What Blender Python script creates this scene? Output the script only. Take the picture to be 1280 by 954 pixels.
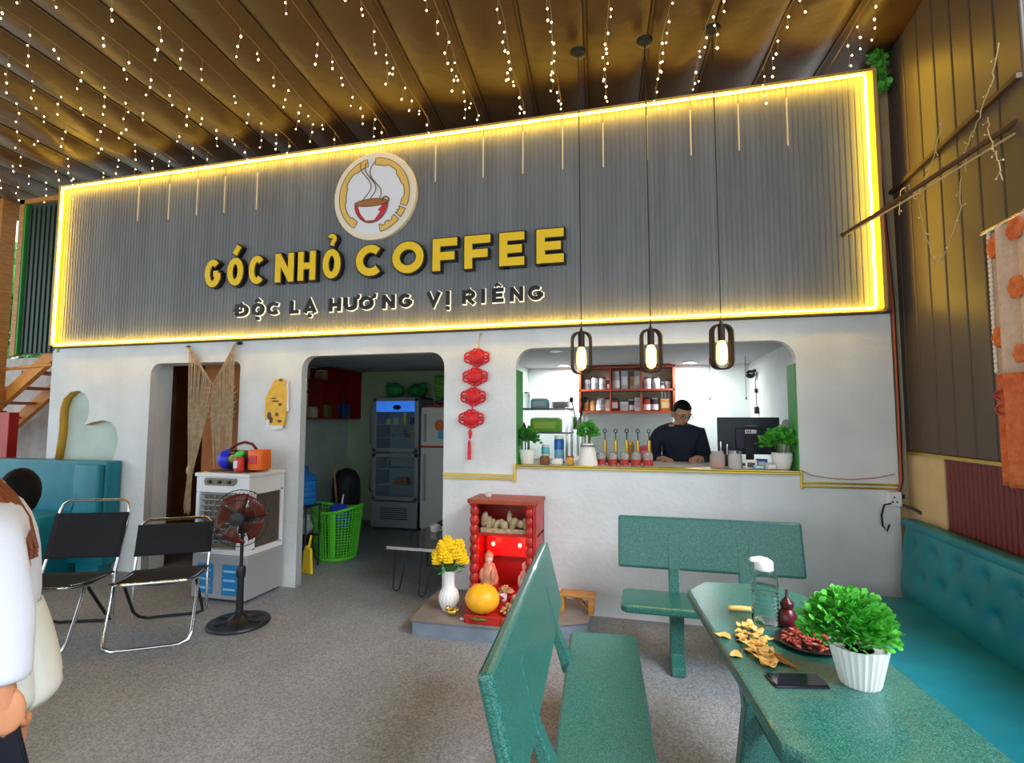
import bpy, bmesh, math, random
from mathutils import Vector, Matrix, Quaternion
random.seed(7)
PI = math.pi
rad = math.radians
for o in list(bpy.data.objects):
    bpy.data.objects.remove(o)
SC = bpy.context.scene
COL = SC.collection

# ------------------------------------------------------------------ camera, world, exposure
cam_d = bpy.data.cameras.new('camera')
cam = bpy.data.objects.new('camera', cam_d)
COL.objects.link(cam)
cam_d.sensor_fit = 'HORIZONTAL'
cam_d.sensor_width = 36.0
cam_d.lens = 650.0 / 1280.0 * 36.0
cam_d.clip_start = 0.05
_p, _y, _r = rad(4.17), rad(14.3), rad(0.1)
_f = Vector((-math.sin(_y) * math.cos(_p), math.cos(_y) * math.cos(_p), math.sin(_p)))
_rt = Vector((math.cos(_y), math.sin(_y), 0))
_up = _rt.cross(_f)
_r2 = _rt * math.cos(_r) + _up * math.sin(_r)
_u2 = -_rt * math.sin(_r) + _up * math.cos(_r)
_m = Matrix((_r2, _u2, -_f)).transposed().to_4x4()
_m.translation = (0, -4.05, 1.5)
cam.matrix_world = _m
SC.camera = cam

world = bpy.data.worlds.new('overcast_sky')
SC.world = world
world.use_nodes = True
_bg = world.node_tree.nodes['Background']
_bg.inputs['Color'].default_value = (0.84, 0.93, 1.0, 1)
_bg.inputs['Strength'].default_value = 1.7
vs = SC.view_settings
vs.view_transform = 'Standard'
vs.look = 'None'
vs.gamma = 1.0
vs.use_curve_mapping = False
vs.exposure = 0.35

sun_d = bpy.data.lights.new('open_sky_right_offscreen', 'SUN')
sun_d.energy = 6.5
sun_d.angle = rad(45)
sun_d.color = (.92, .97, 1.0)
sun = bpy.data.objects.new('open_sky_right_offscreen', sun_d)
COL.objects.link(sun)
sun.rotation_euler = Vector((-.55, .38, -.74)).to_track_quat('-Z', 'Y').to_euler()

FZ = 0.03          # floor level


def area_light(name, loc, size, power, color, rot=(0, 0, 0), sy=None):
    l = bpy.data.lights.new(name, 'AREA')
    l.energy = power
    l.color = color
    l.size = size
    if sy:
        l.shape = 'RECTANGLE'
        l.size_y = sy
    o = bpy.data.objects.new(name, l)
    COL.objects.link(o)
    o.location = loc
    o.rotation_euler = rot
    return o


def point_light(name, loc, power, color, r=0.03):
    l = bpy.data.lights.new(name, 'POINT')
    l.energy = power
    l.color = color
    l.shadow_soft_size = r
    o = bpy.data.objects.new(name, l)
    COL.objects.link(o)
    o.location = loc
    return o


# ------------------------------------------------------------------ materials
MATS = {}


def mat(name, col=(.8, .8, .8), rough=.6, metal=0.0, var=0.0, vscale=8.0, col2=None, bump=0.0, bscale=60.0,
        emit=None, estr=0.0, trans=0.0, alpha=1.0, ior=1.45, spec=0.5, stretch=None, coat=0.0, sheen=0.0):
    if name in MATS:
        return MATS[name]
    m = bpy.data.materials.new(name)
    m.use_nodes = True
    nt = m.node_tree
    b = nt.nodes['Principled BSDF']
    b.inputs['Base Color'].default_value = (*col, 1)
    b.inputs['Roughness'].default_value = rough
    b.inputs['Metallic'].default_value = metal
    b.inputs['IOR'].default_value = ior
    b.inputs['Specular IOR Level'].default_value = spec
    b.inputs['Transmission Weight'].default_value = trans
    b.inputs['Alpha'].default_value = alpha
    b.inputs['Coat Weight'].default_value = coat
    b.inputs['Sheen Weight'].default_value = sheen
    if emit:
        b.inputs['Emission Color'].default_value = (*emit, 1)
        b.inputs['Emission Strength'].default_value = estr
    if var or col2 or bump:
        tc = nt.nodes.new('ShaderNodeTexCoord')
        mp = nt.nodes.new('ShaderNodeMapping')
        if stretch:
            mp.inputs['Scale'].default_value = stretch
        nt.links.new(tc.outputs['Object'], mp.inputs['Vector'])
    if var or col2:
        n = nt.nodes.new('ShaderNodeTexNoise')
        n.inputs['Scale'].default_value = vscale
        n.inputs['Detail'].default_value = 6
        nt.links.new(mp.outputs['Vector'], n.inputs['Vector'])
        r = nt.nodes.new('ShaderNodeValToRGB')
        c2 = col2 if col2 else tuple(max(0, c * (1 - var)) for c in col)
        c1 = col if col2 else tuple(min(1, c * (1 + var)) for c in col)
        r.color_ramp.elements[0].position = .35
        r.color_ramp.elements[1].position = .65
        r.color_ramp.elements[0].color = (*c2, 1)
        r.color_ramp.elements[1].color = (*c1, 1)
        nt.links.new(n.outputs['Fac'], r.inputs['Fac'])
        nt.links.new(r.outputs['Color'], b.inputs['Base Color'])
    if bump:
        n2 = nt.nodes.new('ShaderNodeTexNoise')
        n2.inputs['Scale'].default_value = bscale
        n2.inputs['Detail'].default_value = 4
        nt.links.new(mp.outputs['Vector'], n2.inputs['Vector'])
        bp = nt.nodes.new('ShaderNodeBump')
        bp.inputs['Strength'].default_value = bump
        bp.inputs['Distance'].default_value = .02
        nt.links.new(n2.outputs['Fac'], bp.inputs['Height'])
        nt.links.new(bp.outputs['Normal'], b.inputs['Normal'])
    MATS[name] = m
    return m


def speckle(name, base, dark, light, scale, rough, lo=.38, hi=.66, coat=0.0, base2=None):
    """granite / terrazzo: fine chips of two tones in a ground colour"""
    m = bpy.data.materials.new(name)
    m.use_nodes = True
    nt = m.node_tree
    b = nt.nodes['Principled BSDF']
    b.inputs['Roughness'].default_value = rough
    b.inputs['Coat Weight'].default_value = coat
    tc = nt.nodes.new('ShaderNodeTexCoord')
    v = nt.nodes.new('ShaderNodeTexVoronoi')
    v.inputs['Scale'].default_value = scale
    nt.links.new(tc.outputs['Object'], v.inputs['Vector'])
    sep = nt.nodes.new('ShaderNodeSeparateColor')
    nt.links.new(v.outputs['Color'], sep.inputs['Color'])
    r = nt.nodes.new('ShaderNodeValToRGB')
    e = r.color_ramp.elements
    e[0].position = 0.0
    e[0].color = (*dark, 1)
    e[1].position = 1.0
    e[1].color = (*light, 1)
    for p, c in ((lo - .06, dark), (lo, base), (hi, base), (hi + .1, light)):
        x = e.new(p)
        x.color = (*c, 1)
    nt.links.new(sep.outputs['Red'], r.inputs['Fac'])
    n = nt.nodes.new('ShaderNodeTexNoise')
    n.inputs['Scale'].default_value = 2.2
    n.inputs['Detail'].default_value = 3
    nt.links.new(tc.outputs['Object'], n.inputs['Vector'])
    mx = nt.nodes.new('ShaderNodeMix')
    mx.data_type = 'RGBA'
    mx.blend_type = 'MULTIPLY'
    mx.inputs[0].default_value = .35
    nt.links.new(r.outputs['Color'], mx.inputs[6])
    nt.links.new(n.outputs['Fac'], mx.inputs[7])
    nt.links.new(mx.outputs[2], b.inputs['Base Color'])
    MATS[name] = m
    return m


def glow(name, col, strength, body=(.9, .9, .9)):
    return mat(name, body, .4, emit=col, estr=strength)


PLASTER = mat('plaster_white', (.74, .76, .76), .85, var=.06, vscale=3, bump=.25, bscale=25)
PLASTER_ROOM = mat('plaster_room', (.78, .82, .80), .8, var=.05, vscale=3)
GREENWALL = mat('paint_pale_green', (.42, .56, .36), .8, var=.12, vscale=2)
MINTWALL = mat('paint_mint', (.55, .66, .60), .8, var=.08, vscale=3)
GREENPAINT = mat('paint_green', (.05, .30, .06), .6)
CONCRETE = mat('concrete', (.46, .45, .43), .9, var=.2, vscale=4, bump=.2, bscale=30)
FLOORM = speckle('floor_terrazzo', (.30, .315, .34), (.215, .225, .245), (.38, .395, .42), 130, .5)
GRANITE = speckle('granite_green', (.018, .150, .120), (.011, .092, .076), (.07, .25, .205), 400, .30, coat=.1)
TEAL = mat('teal_leather', (.004, .20, .265), .42, var=.12, vscale=6, bump=.08, bscale=90)
TEALDEEP = TEAL
STEEL = mat('chrome', (.75, .75, .76), .18, 1.0)
DARKSTEEL = mat('dark_steel', (.03, .03, .032), .45, .6)
BLACKPL = mat('black_plastic', (.012, .012, .013), .4)
BLACKFAB = mat('black_fabric', (.018, .017, .022), .85, bump=.15, bscale=200)
WHITEPL = mat('white_plastic', (.80, .81, .83), .35)
GREYPL = mat('grey_plastic', (.33, .335, .36), .4)
GOLD = mat('gold_trim', (.72, .53, .08), .28, .85)
GOLDLINE = mat('brass', (.70, .48, .10), .3, .9)
REDLACQ = mat('red_lacquer', (.42, .018, .012), .35, var=.15, vscale=9)
REDWOOD = mat('red_brown_wood', (.34, .055, .022), .45, var=.2, vscale=10)
REDSATIN = mat('red_satin', (.66, .012, .02), .45, var=.15, vscale=30)
ORANGEPAINT = mat('orange_paint', (.70, .27, .03), .5, var=.12, vscale=6)
WOOD = mat('orange_wood', (.47, .20, .04), .45, var=.2, vscale=12, stretch=(1, 1, 6))
YELLOW = mat('yellow_face', (.92, .60, .02), .4)
BLACKLET = mat('letter_black', (.010, .010, .011), .35)
CREAM = mat('cream_acrylic', (.86, .76, .56), .45)
WHITEAC = mat('white_acrylic', (.82, .82, .86), .45)
GOLDLOGO = mat('gold_logo', (.82, .52, .13), .45)
BROWNLOGO = mat('brown_line', (.20, .10, .04), .5)
REDLOGO = mat('red_logo', (.62, .03, .06), .45)
LEAF = mat('leaf_green', (.05, .34, .035), .5, col2=(.12, .52, .05), vscale=40)
LEAFDARK = mat('leaf_dark', (.03, .20, .03), .55, col2=(.07, .33, .05), vscale=30)
POTWHITE = mat('pot_ceramic', (.82, .82, .80), .35)
STEMM = mat('stem', (.10, .20, .04), .6)
SKIN = mat('skin', (.55, .29, .18), .5, var=.06, vscale=14)
HAIRBLACK = mat('hair_black', (.004, .0035, .004), .75, spec=.2, bump=.4, bscale=120, stretch=(1, 1, .2))
HAIRBROWN = mat('hair_brown', (.20, .045, .012), .5, bump=.4, bscale=120, stretch=(1, 1, .2))
NAVY = mat('navy_cloth', (.012, .016, .032), .85, bump=.15, bscale=40)
WHITECLOTH = mat('white_cloth', (.74, .76, .84), .85, bump=.3, bscale=14)
CREAMCLOTH = mat('cream_cloth', (.70, .69, .60), .85, bump=.25, bscale=12)
MACRAME = mat('cotton_cord', (.45, .33, .20), .9, var=.15, vscale=20)
CLEAR = mat('clear_glass', (.96, .98, .98), .04, trans=1.0, ior=1.2)
CLEARPET = mat('clear_plastic', (.92, .95, .95), .08, trans=1.0, ior=1.15)
BLUEPET = mat('blue_plastic_clear', (.03, .28, .80), .15, trans=.45, ior=1.25)
WIRE_W = mat('wire_pale', (.55, .42, .22), .6)
WIRE_B = mat('wire_black', (.012, .011, .010), .6)
LABELW = mat('label_white', (.8, .8, .82), .6)


# ------------------------------------------------------------------ mesh builder
class MB:
    def __init__(s):
        s.v = []
        s.f = []

    def add(s, vs, fs):
        n = len(s.v)
        s.v += [tuple(v) for v in vs]
        s.f += [tuple(i + n for i in f) for f in fs]
        return s

    def box(s, x0, x1, y0, y1, z0, z1, M=None):
        v = [Vector(p) for p in ((x0, y0, z0), (x1, y0, z0), (x1, y1, z0), (x0, y1, z0), (x0, y0, z1), (x1, y0, z1), (x1, y1, z1), (x0, y1, z1))]
        if M:
            v = [M @ p for p in v]
        return s.add(v, [(0, 3, 2, 1), (4, 5, 6, 7), (0, 1, 5, 4), (1, 2, 6, 5), (2, 3, 7, 6), (3, 0, 4, 7)])

    def tube(s, pts, r, n=8, closed=False, caps=True):
        pts = [Vector(p) for p in pts]
        k = len(pts)
        rs = r if isinstance(r, (list, tuple)) else [r] * k
        tang = []
        for i in range(k):
            a = pts[(i - 1) % k] if (closed or i > 0) else pts[i]
            b = pts[(i + 1) % k] if (closed or i < k - 1) else pts[i]
            t = b - a
            tang.append(t.normalized() if t.length > 1e-9 else Vector((0, 0, 1)))
        ref = Vector((0, 0, 1)) if abs(tang[0].z) < .9 else Vector((1, 0, 0))
        nrm = (ref - tang[0] * ref.dot(tang[0])).normalized()
        vs, fs = [], []
        for i in range(k):
            t = tang[i]
            nrm = nrm - t * nrm.dot(t)
            if nrm.length < 1e-6:
                nrm = t.orthogonal()
            nrm.normalize()
            bi = t.cross(nrm)
            for j in range(n):
                a = 2 * PI * j / n
                vs.append(pts[i] + (nrm * math.cos(a) + bi * math.sin(a)) * rs[i])
        m = k if closed else k - 1
        for i in range(m):
            i2 = (i + 1) % k
            for j in range(n):
                j2 = (j + 1) % n
                fs.append((i * n + j, i * n + j2, i2 * n + j2, i2 * n + j))
        if caps and not closed:
            fs.append(tuple(reversed(range(n))))
            fs.append(tuple((k - 1) * n + j for j in range(n)))
        return s.add(vs, fs)

    def cyl(s, p0, p1, r0, r1=None, n=16):
        return s.tube([p0, p1], [r0, r0 if r1 is None else r1], n)

    def lathe(s, prof, c=(0, 0, 0), n=24, flute=0, fdepth=0.0, cap=True):
        vs, fs = [], []
        k = len(prof)
        for r, z in prof:
            for j in range(n):
                a = 2 * PI * j / n
                rr = r * (1 + (fdepth * math.cos(flute * a) if flute else 0))
                vs.append((c[0] + rr * math.cos(a), c[1] + rr * math.sin(a), c[2] + z))
        for i in range(k - 1):
            for j in range(n):
                j2 = (j + 1) % n
                fs.append((i * n + j, i * n + j2, (i + 1) * n + j2, (i + 1) * n + j))
        if cap:
            fs.append(tuple(reversed(range(n))))
            fs.append(tuple((k - 1) * n + j for j in range(n)))
        return s.add(vs, fs)

    def ell(s, c, r, nu=16, nv=10, M=None, fn=None):
        vs, fs = [], []
        c = Vector(c)
        for i in range(nv + 1):
            t = PI * i / nv
            for j in range(nu):
                a = 2 * PI * j / nu
                p = Vector((math.sin(t) * math.cos(a), math.sin(t) * math.sin(a), math.cos(t)))
                if fn:
                    p = fn(p)
                p = Vector((p.x * r[0], p.y * r[1], p.z * r[2]))
                if M:
                    p = M @ p
                vs.append(c + p)
        for i in range(nv):
            for j in range(nu):
                j2 = (j + 1) % nu
                fs.append((i * nu + j, (i + 1) * nu + j, (i + 1) * nu + j2, i * nu + j2))
        return s.add(vs, fs)

    def prism(s, poly, a, b, ax='y'):
        """polygon in the two other axes, extruded along ax from a to b"""
        n = len(poly)

        def pt(u, v, w):
            return {'y': (u, w, v), 'z': (u, v, w), 'x': (w, u, v)}[ax]
        vs = [pt(u, v, a) for u, v in poly] + [pt(u, v, b) for u, v in poly]
        fs = [tuple(range(n)), tuple(reversed(range(n, 2 * n)))]
        fs += [(i, i + n, (i + 1) % n + n, (i + 1) % n) for i in range(n)]
        return s.add(vs, fs)

    def sheet(s, fn, nu, nv):
        vs = [fn(i / nu, j / nv) for j in range(nv + 1) for i in range(nu + 1)]
        fs = [(j * (nu + 1) + i, j * (nu + 1) + i + 1, (j + 1) * (nu + 1) + i + 1, (j + 1) * (nu + 1) + i) for j in range(nv) for i in range(nu)]
        return s.add(vs, fs)

    def mesh(s, name, material, smooth=False):
        me = bpy.data.meshes.new(name)
        me.from_pydata(s.v, [], s.f)
        bm = bmesh.new()
        bm.from_mesh(me)
        bmesh.ops.recalc_face_normals(bm, faces=bm.faces)
        bm.to_mesh(me)
        bm.free()
        if smooth:
            me.shade_smooth()
            try:
                me.set_sharp_from_angle(angle=rad(45))
            except Exception:
                pass
        me.materials.append(material)
        return me

    def build(s, name, material, parent=None, smooth=True, bevel=0.0, solid=0.0, off=None, sub=0):
        """mesh is given in the parent's coordinates; off shifts world coordinates to a parent that only translates"""
        if off is not None:
            o_ = Vector(off)
            s.v = [tuple(Vector(v) - o_) for v in s.v]
        ob = bpy.data.objects.new(name, s.mesh(name, material, smooth))
        COL.objects.link(ob)
        if parent:
            ob.parent = parent
        if solid:
            md = ob.modifiers.new('thickness', 'SOLIDIFY')
            md.thickness = solid
            md.offset = 0
        if bevel:
            md = ob.modifiers.new('bevel', 'BEVEL')
            md.width = bevel
            md.segments = 2
            md.limit_method = 'ANGLE'
            md.angle_limit = rad(40)
        if sub:
            md = ob.modifiers.new('sub', 'SUBSURF')
            md.levels = sub
            md.render_levels = sub
        return ob


def tag(o, label=None, cat=None, group=None, kind=None):
    if label:
        o['label'] = label
    if cat:
        o['category'] = cat
    if group:
        o['group'] = group
    if kind:
        o['kind'] = kind
    return o


def thing(name, label, cat, loc=(0, 0, 0), rz=0.0, group=None):
    o = bpy.data.objects.new(name, None)
    COL.objects.link(o)
    o.empty_display_size = .05
    o.location = loc
    o.rotation_euler = (0, 0, rz)
    return tag(o, label, cat, group)


def copy_tree(o, loc=None, rz=None, label=None, parent=None):
    c = o.copy()
    COL.objects.link(c)
    if parent:
        c.parent = parent
    if loc is not None:
        c.location = loc
    if rz is not None:
        c.rotation_euler = (0, 0, rz)
    if label:
        c['label'] = label
    for ch in list(o.children):
        copy_tree(ch, parent=c)
    return c


def arc(cx, cy, r, a0, a1, n=8, ry=None):
    ry = r if ry is None else ry
    return [(cx + r * math.cos(rad(a0 + (a1 - a0) * i / n)), cy + ry * math.sin(rad(a0 + (a1 - a0) * i / n))) for i in range(n + 1)]


def curve_mesh(splines, half, name):
    """filled flat shape with holes -> mesh, in x,z, extruded +-half along y"""
    cu = bpy.data.curves.new(name, 'CURVE')
    cu.dimensions = '2D'
    cu.fill_mode = 'BOTH'
    cu.extrude = half
    for pts in splines:
        sp = cu.splines.new('POLY')
        sp.points.add(len(pts) - 1)
        for p, q in zip(sp.points, pts):
            p.co = (q[0], q[1], 0, 1)
        sp.use_cyclic_u = True
    ob = bpy.data.objects.new(name, cu)
    COL.objects.link(ob)
    dg = bpy.context.evaluated_depsgraph_get()
    me = bpy.data.meshes.new_from_object(ob.evaluated_get(dg))
    bpy.data.objects.remove(ob)
    bpy.data.curves.remove(cu)
    M = Matrix(((1, 0, 0, 0), (0, 0, -1, 0), (0, 1, 0, 0), (0, 0, 0, 1)))
    me.transform(M)
    return me


# ================================================================== THE SETTING
def struct(name, mb, m, **k):
    return tag(mb.build(name, m, smooth=False, **k), kind='structure')


flr = struct('floor', MB().box(-8.2, 3.2, -8.0, 3.0, FZ - .1, FZ), FLOORM)
tag(struct('ground', MB().box(-60, 60, -60, 60, -.2, -.09), CONCRETE), 'bare concrete ground around the cafe')

# --- front wall with two doorways, a serving window and a niche
def rnd(poly):
    return poly


WT = .08
outline = [(-5.99, FZ - .05), (-4.69, FZ - .05)]
outline += [(-4.69, 1.93)] + arc(-4.58, 1.93, .11, 180, 90, 6) + arc(-3.70, 1.98, .055, 90, 0, 4) + [(-3.645, FZ - .05)]
outline += [(-2.985, FZ - .05)] + arc(-2.87, 1.95, .115, 180, 90, 6) + arc(-1.74, 1.94, .125, 90, 0, 6) + [(-1.615, FZ - .05)]
outline += [(1.64, FZ - .05), (1.64, 2.237)] + arc(-5.92, 2.167, .07, 90, 180, 5)
window_hole = [(-1.0, 1.135), (1.045, 1.135)] + arc(.905, 1.93, .14, 0, 90, 6) + arc(-.86, 1.93, .14, 90, 180, 6)
NICHE = [(-5.88, 1.02), (-5.85, 1.25), (-5.835, 1.38), (-5.84, 1.49), (-5.84, 1.6), (-5.8, 1.71), (-5.71, 1.775), (-5.6, 1.785), (-5.51, 1.745), (-5.46, 1.68), (-5.445, 1.58), (-5.465, 1.49), (-5.5, 1.435), (-5.4, 1.465), (-5.26, 1.485), (-5.15, 1.465), (-5.08, 1.4), (-5.05, 1.29), (-5.08, 1.15), (-5.16, 1.02)]
me = curve_mesh([outline, window_hole, NICHE], WT / 2, 'wall_front')
me.transform(Matrix.Translation((0, WT / 2, 0)))
me.materials.append(PLASTER)
wall_front = bpy.data.objects.new('wall_front', me)
COL.objects.link(wall_front)
tag(wall_front, 'white plaster cafe front with doorways and a serving window', kind='structure')
# niche back and yellow lining
MB().box(-5.95, -5.0, .085, .13, .98, 1.82).build('niche_back', MINTWALL, wall_front, smooth=False)
nl = MB()
k = len(NICHE)
nl.add([(x, .004, z) for x, z in NICHE] + [(x, .09, z) for x, z in NICHE], [(i, i + 1, i + 1 + k, i + k) for i in range(k - 1)])
nl.build('niche_lining', mat('yellow_paint', (.62, .34, .03), .5), wall_front, solid=.006)
# green painted reveal of the serving window
for xa, xb in ((1.036, 1.05), (-1.004, -.992)):
    MB().box(xa, xb, .012, .22, 1.136, 1.90).build('window_reveal', GREENPAINT, wall_front, smooth=False)
# thick jamb and lintel of the left doorway
MB().box(-4.76, -4.692, WT - .002, .25, FZ - .05, 2.04).build('jamb', PLASTER, wall_front, smooth=False)
MB().box(-4.69, -3.60, WT - .002, .25, 2.04, 2.19).build('lintel', PLASTER, wall_front, smooth=False)

# --- back rooms
struct('wall_rear', MB().box(-8.2, 1.75, 2.95, 3.05, FZ - .05, 2.25), PLASTER_ROOM)
struct('wall_kitchen_left', MB().box(-4.38, -4.3, .42, 2.95, FZ - .05, 2.2), MINTWALL)
struct('wall_kitchen_back', MB().box(-4.3, -1.59, 2.90, 2.95, FZ - .05, 2.2), GREENWALL)
struct('wall_partition', MB().box(-1.59, -1.54, WT, 2.95, FZ - .05, 2.2), MINTWALL)

struct('wall_bar_right', MB().box(1.27, 1.35, WT, 2.95, FZ - .05, 2.2), PLASTER_ROOM)
struct('ceiling_back_rooms', MB().box(-5.95, 1.62, WT + .002, 3.05, 2.2, 2.236), mat('ceiling_grey', (.50, .48, .50), .8))
# store room behind the macrame doorway
OCHRE = mat('ochre_wall', (.40, .15, .045), .8, var=.15, vscale=3)
struct('wall_doorway_return', MB().box(-4.38, -3.60, .34, .42, FZ - .05, 2.2), OCHRE)
struct('wall_store_back', MB().box(-5.95, -4.38, 1.7, 1.76, FZ - .05, 2.2), OCHRE)
struct('wall_store_left', MB().box(-5.95, -5.88, WT, 1.7, FZ - .05, 2.2), OCHRE)
dr = struct('door_1', MB().box(-5.02, -4.80, .30, .34, FZ, 1.98).box(-4.80, -4.76, .24, .36, FZ, 2.0), mat('door_brown', (.11, .055, .03), .5, var=.2, vscale=14))

# --- bar counter behind the window
cnt = tag(MB().box(-1.53, 1.26, WT + .005, .74, 1.09, 1.135).box(-1.5, 1.24, WT + .02, .70, FZ, 1.09).build('bar_counter', mat('counter_cream', (.62, .60, .55), .4), smooth=False, bevel=.004), 'cream bar counter running behind the serving window', 'counter')

# --- gold trims
def trim(name, parts):
    mb = MB()
    for b in parts:
        mb.box(*b)
    return tag(mb.build(name, GOLD, smooth=False, bevel=.003), kind='structure')


trim('trim_1', [(-1.615, -1.0, -.014, .004, 1.045, 1.062), (-1.615, -1.0, -.014, .004, 1.018, 1.033), (-1.012, -.994, -.016, .004, 1.005, 1.15)])
trim('trim_2', [(-1.0, 1.05, -.022, .05, 1.134, 1.143), (-1.0, 1.05, -.02, .004, 1.118, 1.130)])
trim('trim_3', [(1.042, 1.058, -.016, .004, 1.02, 1.15), (1.05, 1.64, -.014, .004, 1.058, 1.073), (1.05, 1.64, -.014, .004, 1.032, 1.046)])
struct('trim_4', MB().box(-5.92, 1.65, -.03, .0, 2.226, 2.246), mat('dark_bronze', (.07, .05, .03), .5))

# --- mezzanine wall behind the sign, added back board to keep the hollow above it dark
struct('wall_mezzanine', MB().box(-5.86, 1.56, .0, .06, 2.24, 3.88), CONCRETE)
struct('added_upper_back', MB().box(-6.6, 1.8, 1.6, 1.68, 2.25, 4.1), CONCRETE)

# --- ceiling: sagging brown insulation between ribs, running towards the wall
RD = rad(5.2)
ceil_root = thing('ceiling', 'brown padded roof lining in long sagging strips', None)
ceil_root['kind'] = 'structure'
del ceil_root['label']
CEILM = mat('brown_lining', (.078, .036, .009), .42, var=.12, vscale=1.7, bump=.55, bscale=5)
SEAM = mat('lining_seam', (.078, .036, .009), .6)
PW = .43
CZ = 4.08


def strip_mesh():
    mb = MB()

    def f(u, v):
        x = (u - .5) * PW
        y = -8.2 + 9.6 * v
        s_ = math.sin(PI * u)
        w = .012 * math.sin(9 * v * 7 + 3 * u) + .010 * math.sin(31 * v + 5 * u)
        return (x, y, CZ + .045 - .05 * s_ ** .7 + w * s_)
    mb.sheet(f, 10, 60)
    return mb


cstrip = strip_mesh().build('lining_strip', CEILM, ceil_root)
cseam = MB().box(-.009, .009, -8.2, 1.4, CZ + .03, CZ + .07).build('seam', SEAM, ceil_root, smooth=False)
ceil_root.rotation_euler = (0, 0, RD)
for i in range(-22, 4):
    a = cstrip if i == -22 else cstrip.copy()
    b = cseam if i == -22 else cseam.copy()
    if i != -22:
        COL.objects.link(a)
        COL.objects.link(b)
    a.location = (i * PW + .02 + PW / 2, (i * 2.71) % .3, 0)
    b.location = (i * PW + .02, 0, 0)
MB().box(-9.8, 1.75, -8.3, 1.75, CZ + .12, CZ + .18).build('roof_board', SEAM, ceil_root, smooth=False)

# --- right wall: brown cladding planks above, cream board and red flutes below
wr = tag(MB().box(1.735, 1.80, -1.255, .34, FZ - .05, 4.2).box(1.735, 1.80, -4.6, -1.256, FZ - .05, 1.285).build('wall_right', mat('brown_backing', (.085, .062, .046), .6), smooth=False), kind='structure')
PLANK = mat('brown_cladding', (.085, .062, .046), .45, var=.12, vscale=5, stretch=(1, 1, .15))
mb = MB().box(-.012, .012, -.086, .086, 1.292, 4.18)
pk = mb.build('plank', PLANK, wr, smooth=False, bevel=.008)
pk.location = (1.727, .255, 0)
for i in range(1, 9):
    c = pk.copy()
    COL.objects.link(c)
    c.location = (1.727, .255 - i * .178, 0)
MB().box(1.715, 1.735, -.40, .25, FZ, 1.275).build('board', mat('cream_board', (.62, .46, .24), .6, var=.06), wr, smooth=False)
FLUTE = mat('red_flute', (.155, .016, .014), .45)
fm = MB()
fm.prism([(.017 * math.cos(PI * t / 8), -.020 * math.sin(PI * t / 8)) for t in range(9)], FZ, 1.275, 'z')
fl = fm.build('flute', FLUTE, wr)
n = 0
y = -.425
fl.rotation_euler = (0, 0, -PI / 2)
fl.location = (1.735, y, 0)
while y > -4.5 and n < 98:
    y -= .042
    n += 1
    c = fl.copy()
    COL.objects.link(c)
    c.location = (1.735, y, 0)
MB().box(1.70, 1.735, -1.25, .25, 1.272, 1.292).box(1.70, 1.80, -4.6, -1.251, 1.272, 1.295).build('rail', GOLDLINE, wr, smooth=False)
# cladding rail high on the wall
MB().box(1.69, 1.715, -1.25, .28, 3.08, 3.105).build('purlin', mat('purlin_brown', (.07, .035, .018), .6), wr, smooth=False)
# lower outer part of right gap between front wall and cladding
struct('wall_corner', MB().box(1.64, 1.735, .05, .30, FZ - .05, 4.1), mat('corner_cream', (.50, .36, .18), .7, var=.08))

# --- left end: dark green framed panel, concrete wall, post
lp = tag(MB().box(-6.56, -5.87, .03, .06, 2.19, 3.84).build('wall_left_panel', mat('green_black_panel', (.012, .035, .02), .5), smooth=False), kind='structure')
rb = MB().box(-.018, .018, -.008, .008, 2.20, 3.80).build('batten', mat('green_black_batten', (.018, .045, .028), .45), lp, smooth=False)
rb.location = (-6.48, .024, 0)
for i in range(1, 9):
    c = rb.copy()
    COL.objects.link(c)
    c.location = (-6.48 + i * .068, .024, 0)
MB().box(-6.53, -6.505, -.005, .03, 2.19, 3.84).box(-5.93, -5.90, -.005, .03, 2.19, 3.84).build('edge_strip', mat('edge_green', (.02, .30, .04), .4), lp, smooth=False)
MB().box(-6.60, -6.53, -.01, .06, 2.17, 3.90).box(-6.60, -5.87, -.01, .06, 3.84, 3.89).build('frame', WOOD, lp, smooth=False)
struct('wall_left_back', MB().box(-9.2, -5.95, 1.0, 1.08, FZ - .05, 2.3), CONCRETE)
struct('wall_left_post', MB().box(-7.42, -7.30, .25, .40, FZ - .05, 4.1), WOOD)
rp = tag(MB().box(-7.20, -6.97, .26, .36, FZ, 1.57).box(-7.26, -7.20, .24, .38, FZ, 1.59).build('red_post', REDLACQ, smooth=False, bevel=.006), 'dark red boxed post beside the concrete wall', 'post')

# ================================================================== SIGN
sign = thing('sign_board', 'huge grey ribbed sign board edged with glowing yellow strips', 'sign', (-2.16, 0, 2.245))
SO = (-2.16, 0, 2.245)
SX0, SX1, SZ0, SZ1 = -5.85, 1.53, 2.245, 3.905
mb = MB()
NR = 206
pv = []
for i in range(NR):
    x0 = SX0 + (SX1 - SX0) * i / NR
    x1 = SX0 + (SX1 - SX0) * (i + 1) / NR
    w = x1 - x0
    for xx, yy in ((x0, -.058), (x0 + w * .15, -.058), (x0 + w * .28, -.062), (x0 + w * .90, -.062), (x0 + w, -.058)):
        pv.append((xx, yy))
vsn = [(x, yy, SZ0) for x, yy in pv] + [(x, yy, SZ1) for x, yy in pv]
K = len(pv)
mb.add(vsn, [(i, i + 1, i + 1 + K, i + K) for i in range(K - 1)])
mb.build('ribbed_panel', mat('sign_grey', (.165, .178, .19), .55, var=.12, vscale=2.5, stretch=(3, 3, .4)), sign, smooth=False, off=SO)
MB().box(SX0, SX1, -.052, .0, SZ0, SZ1).build('backing', GREYPL, sign, smooth=False, off=SO)
fr = MB()
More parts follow.
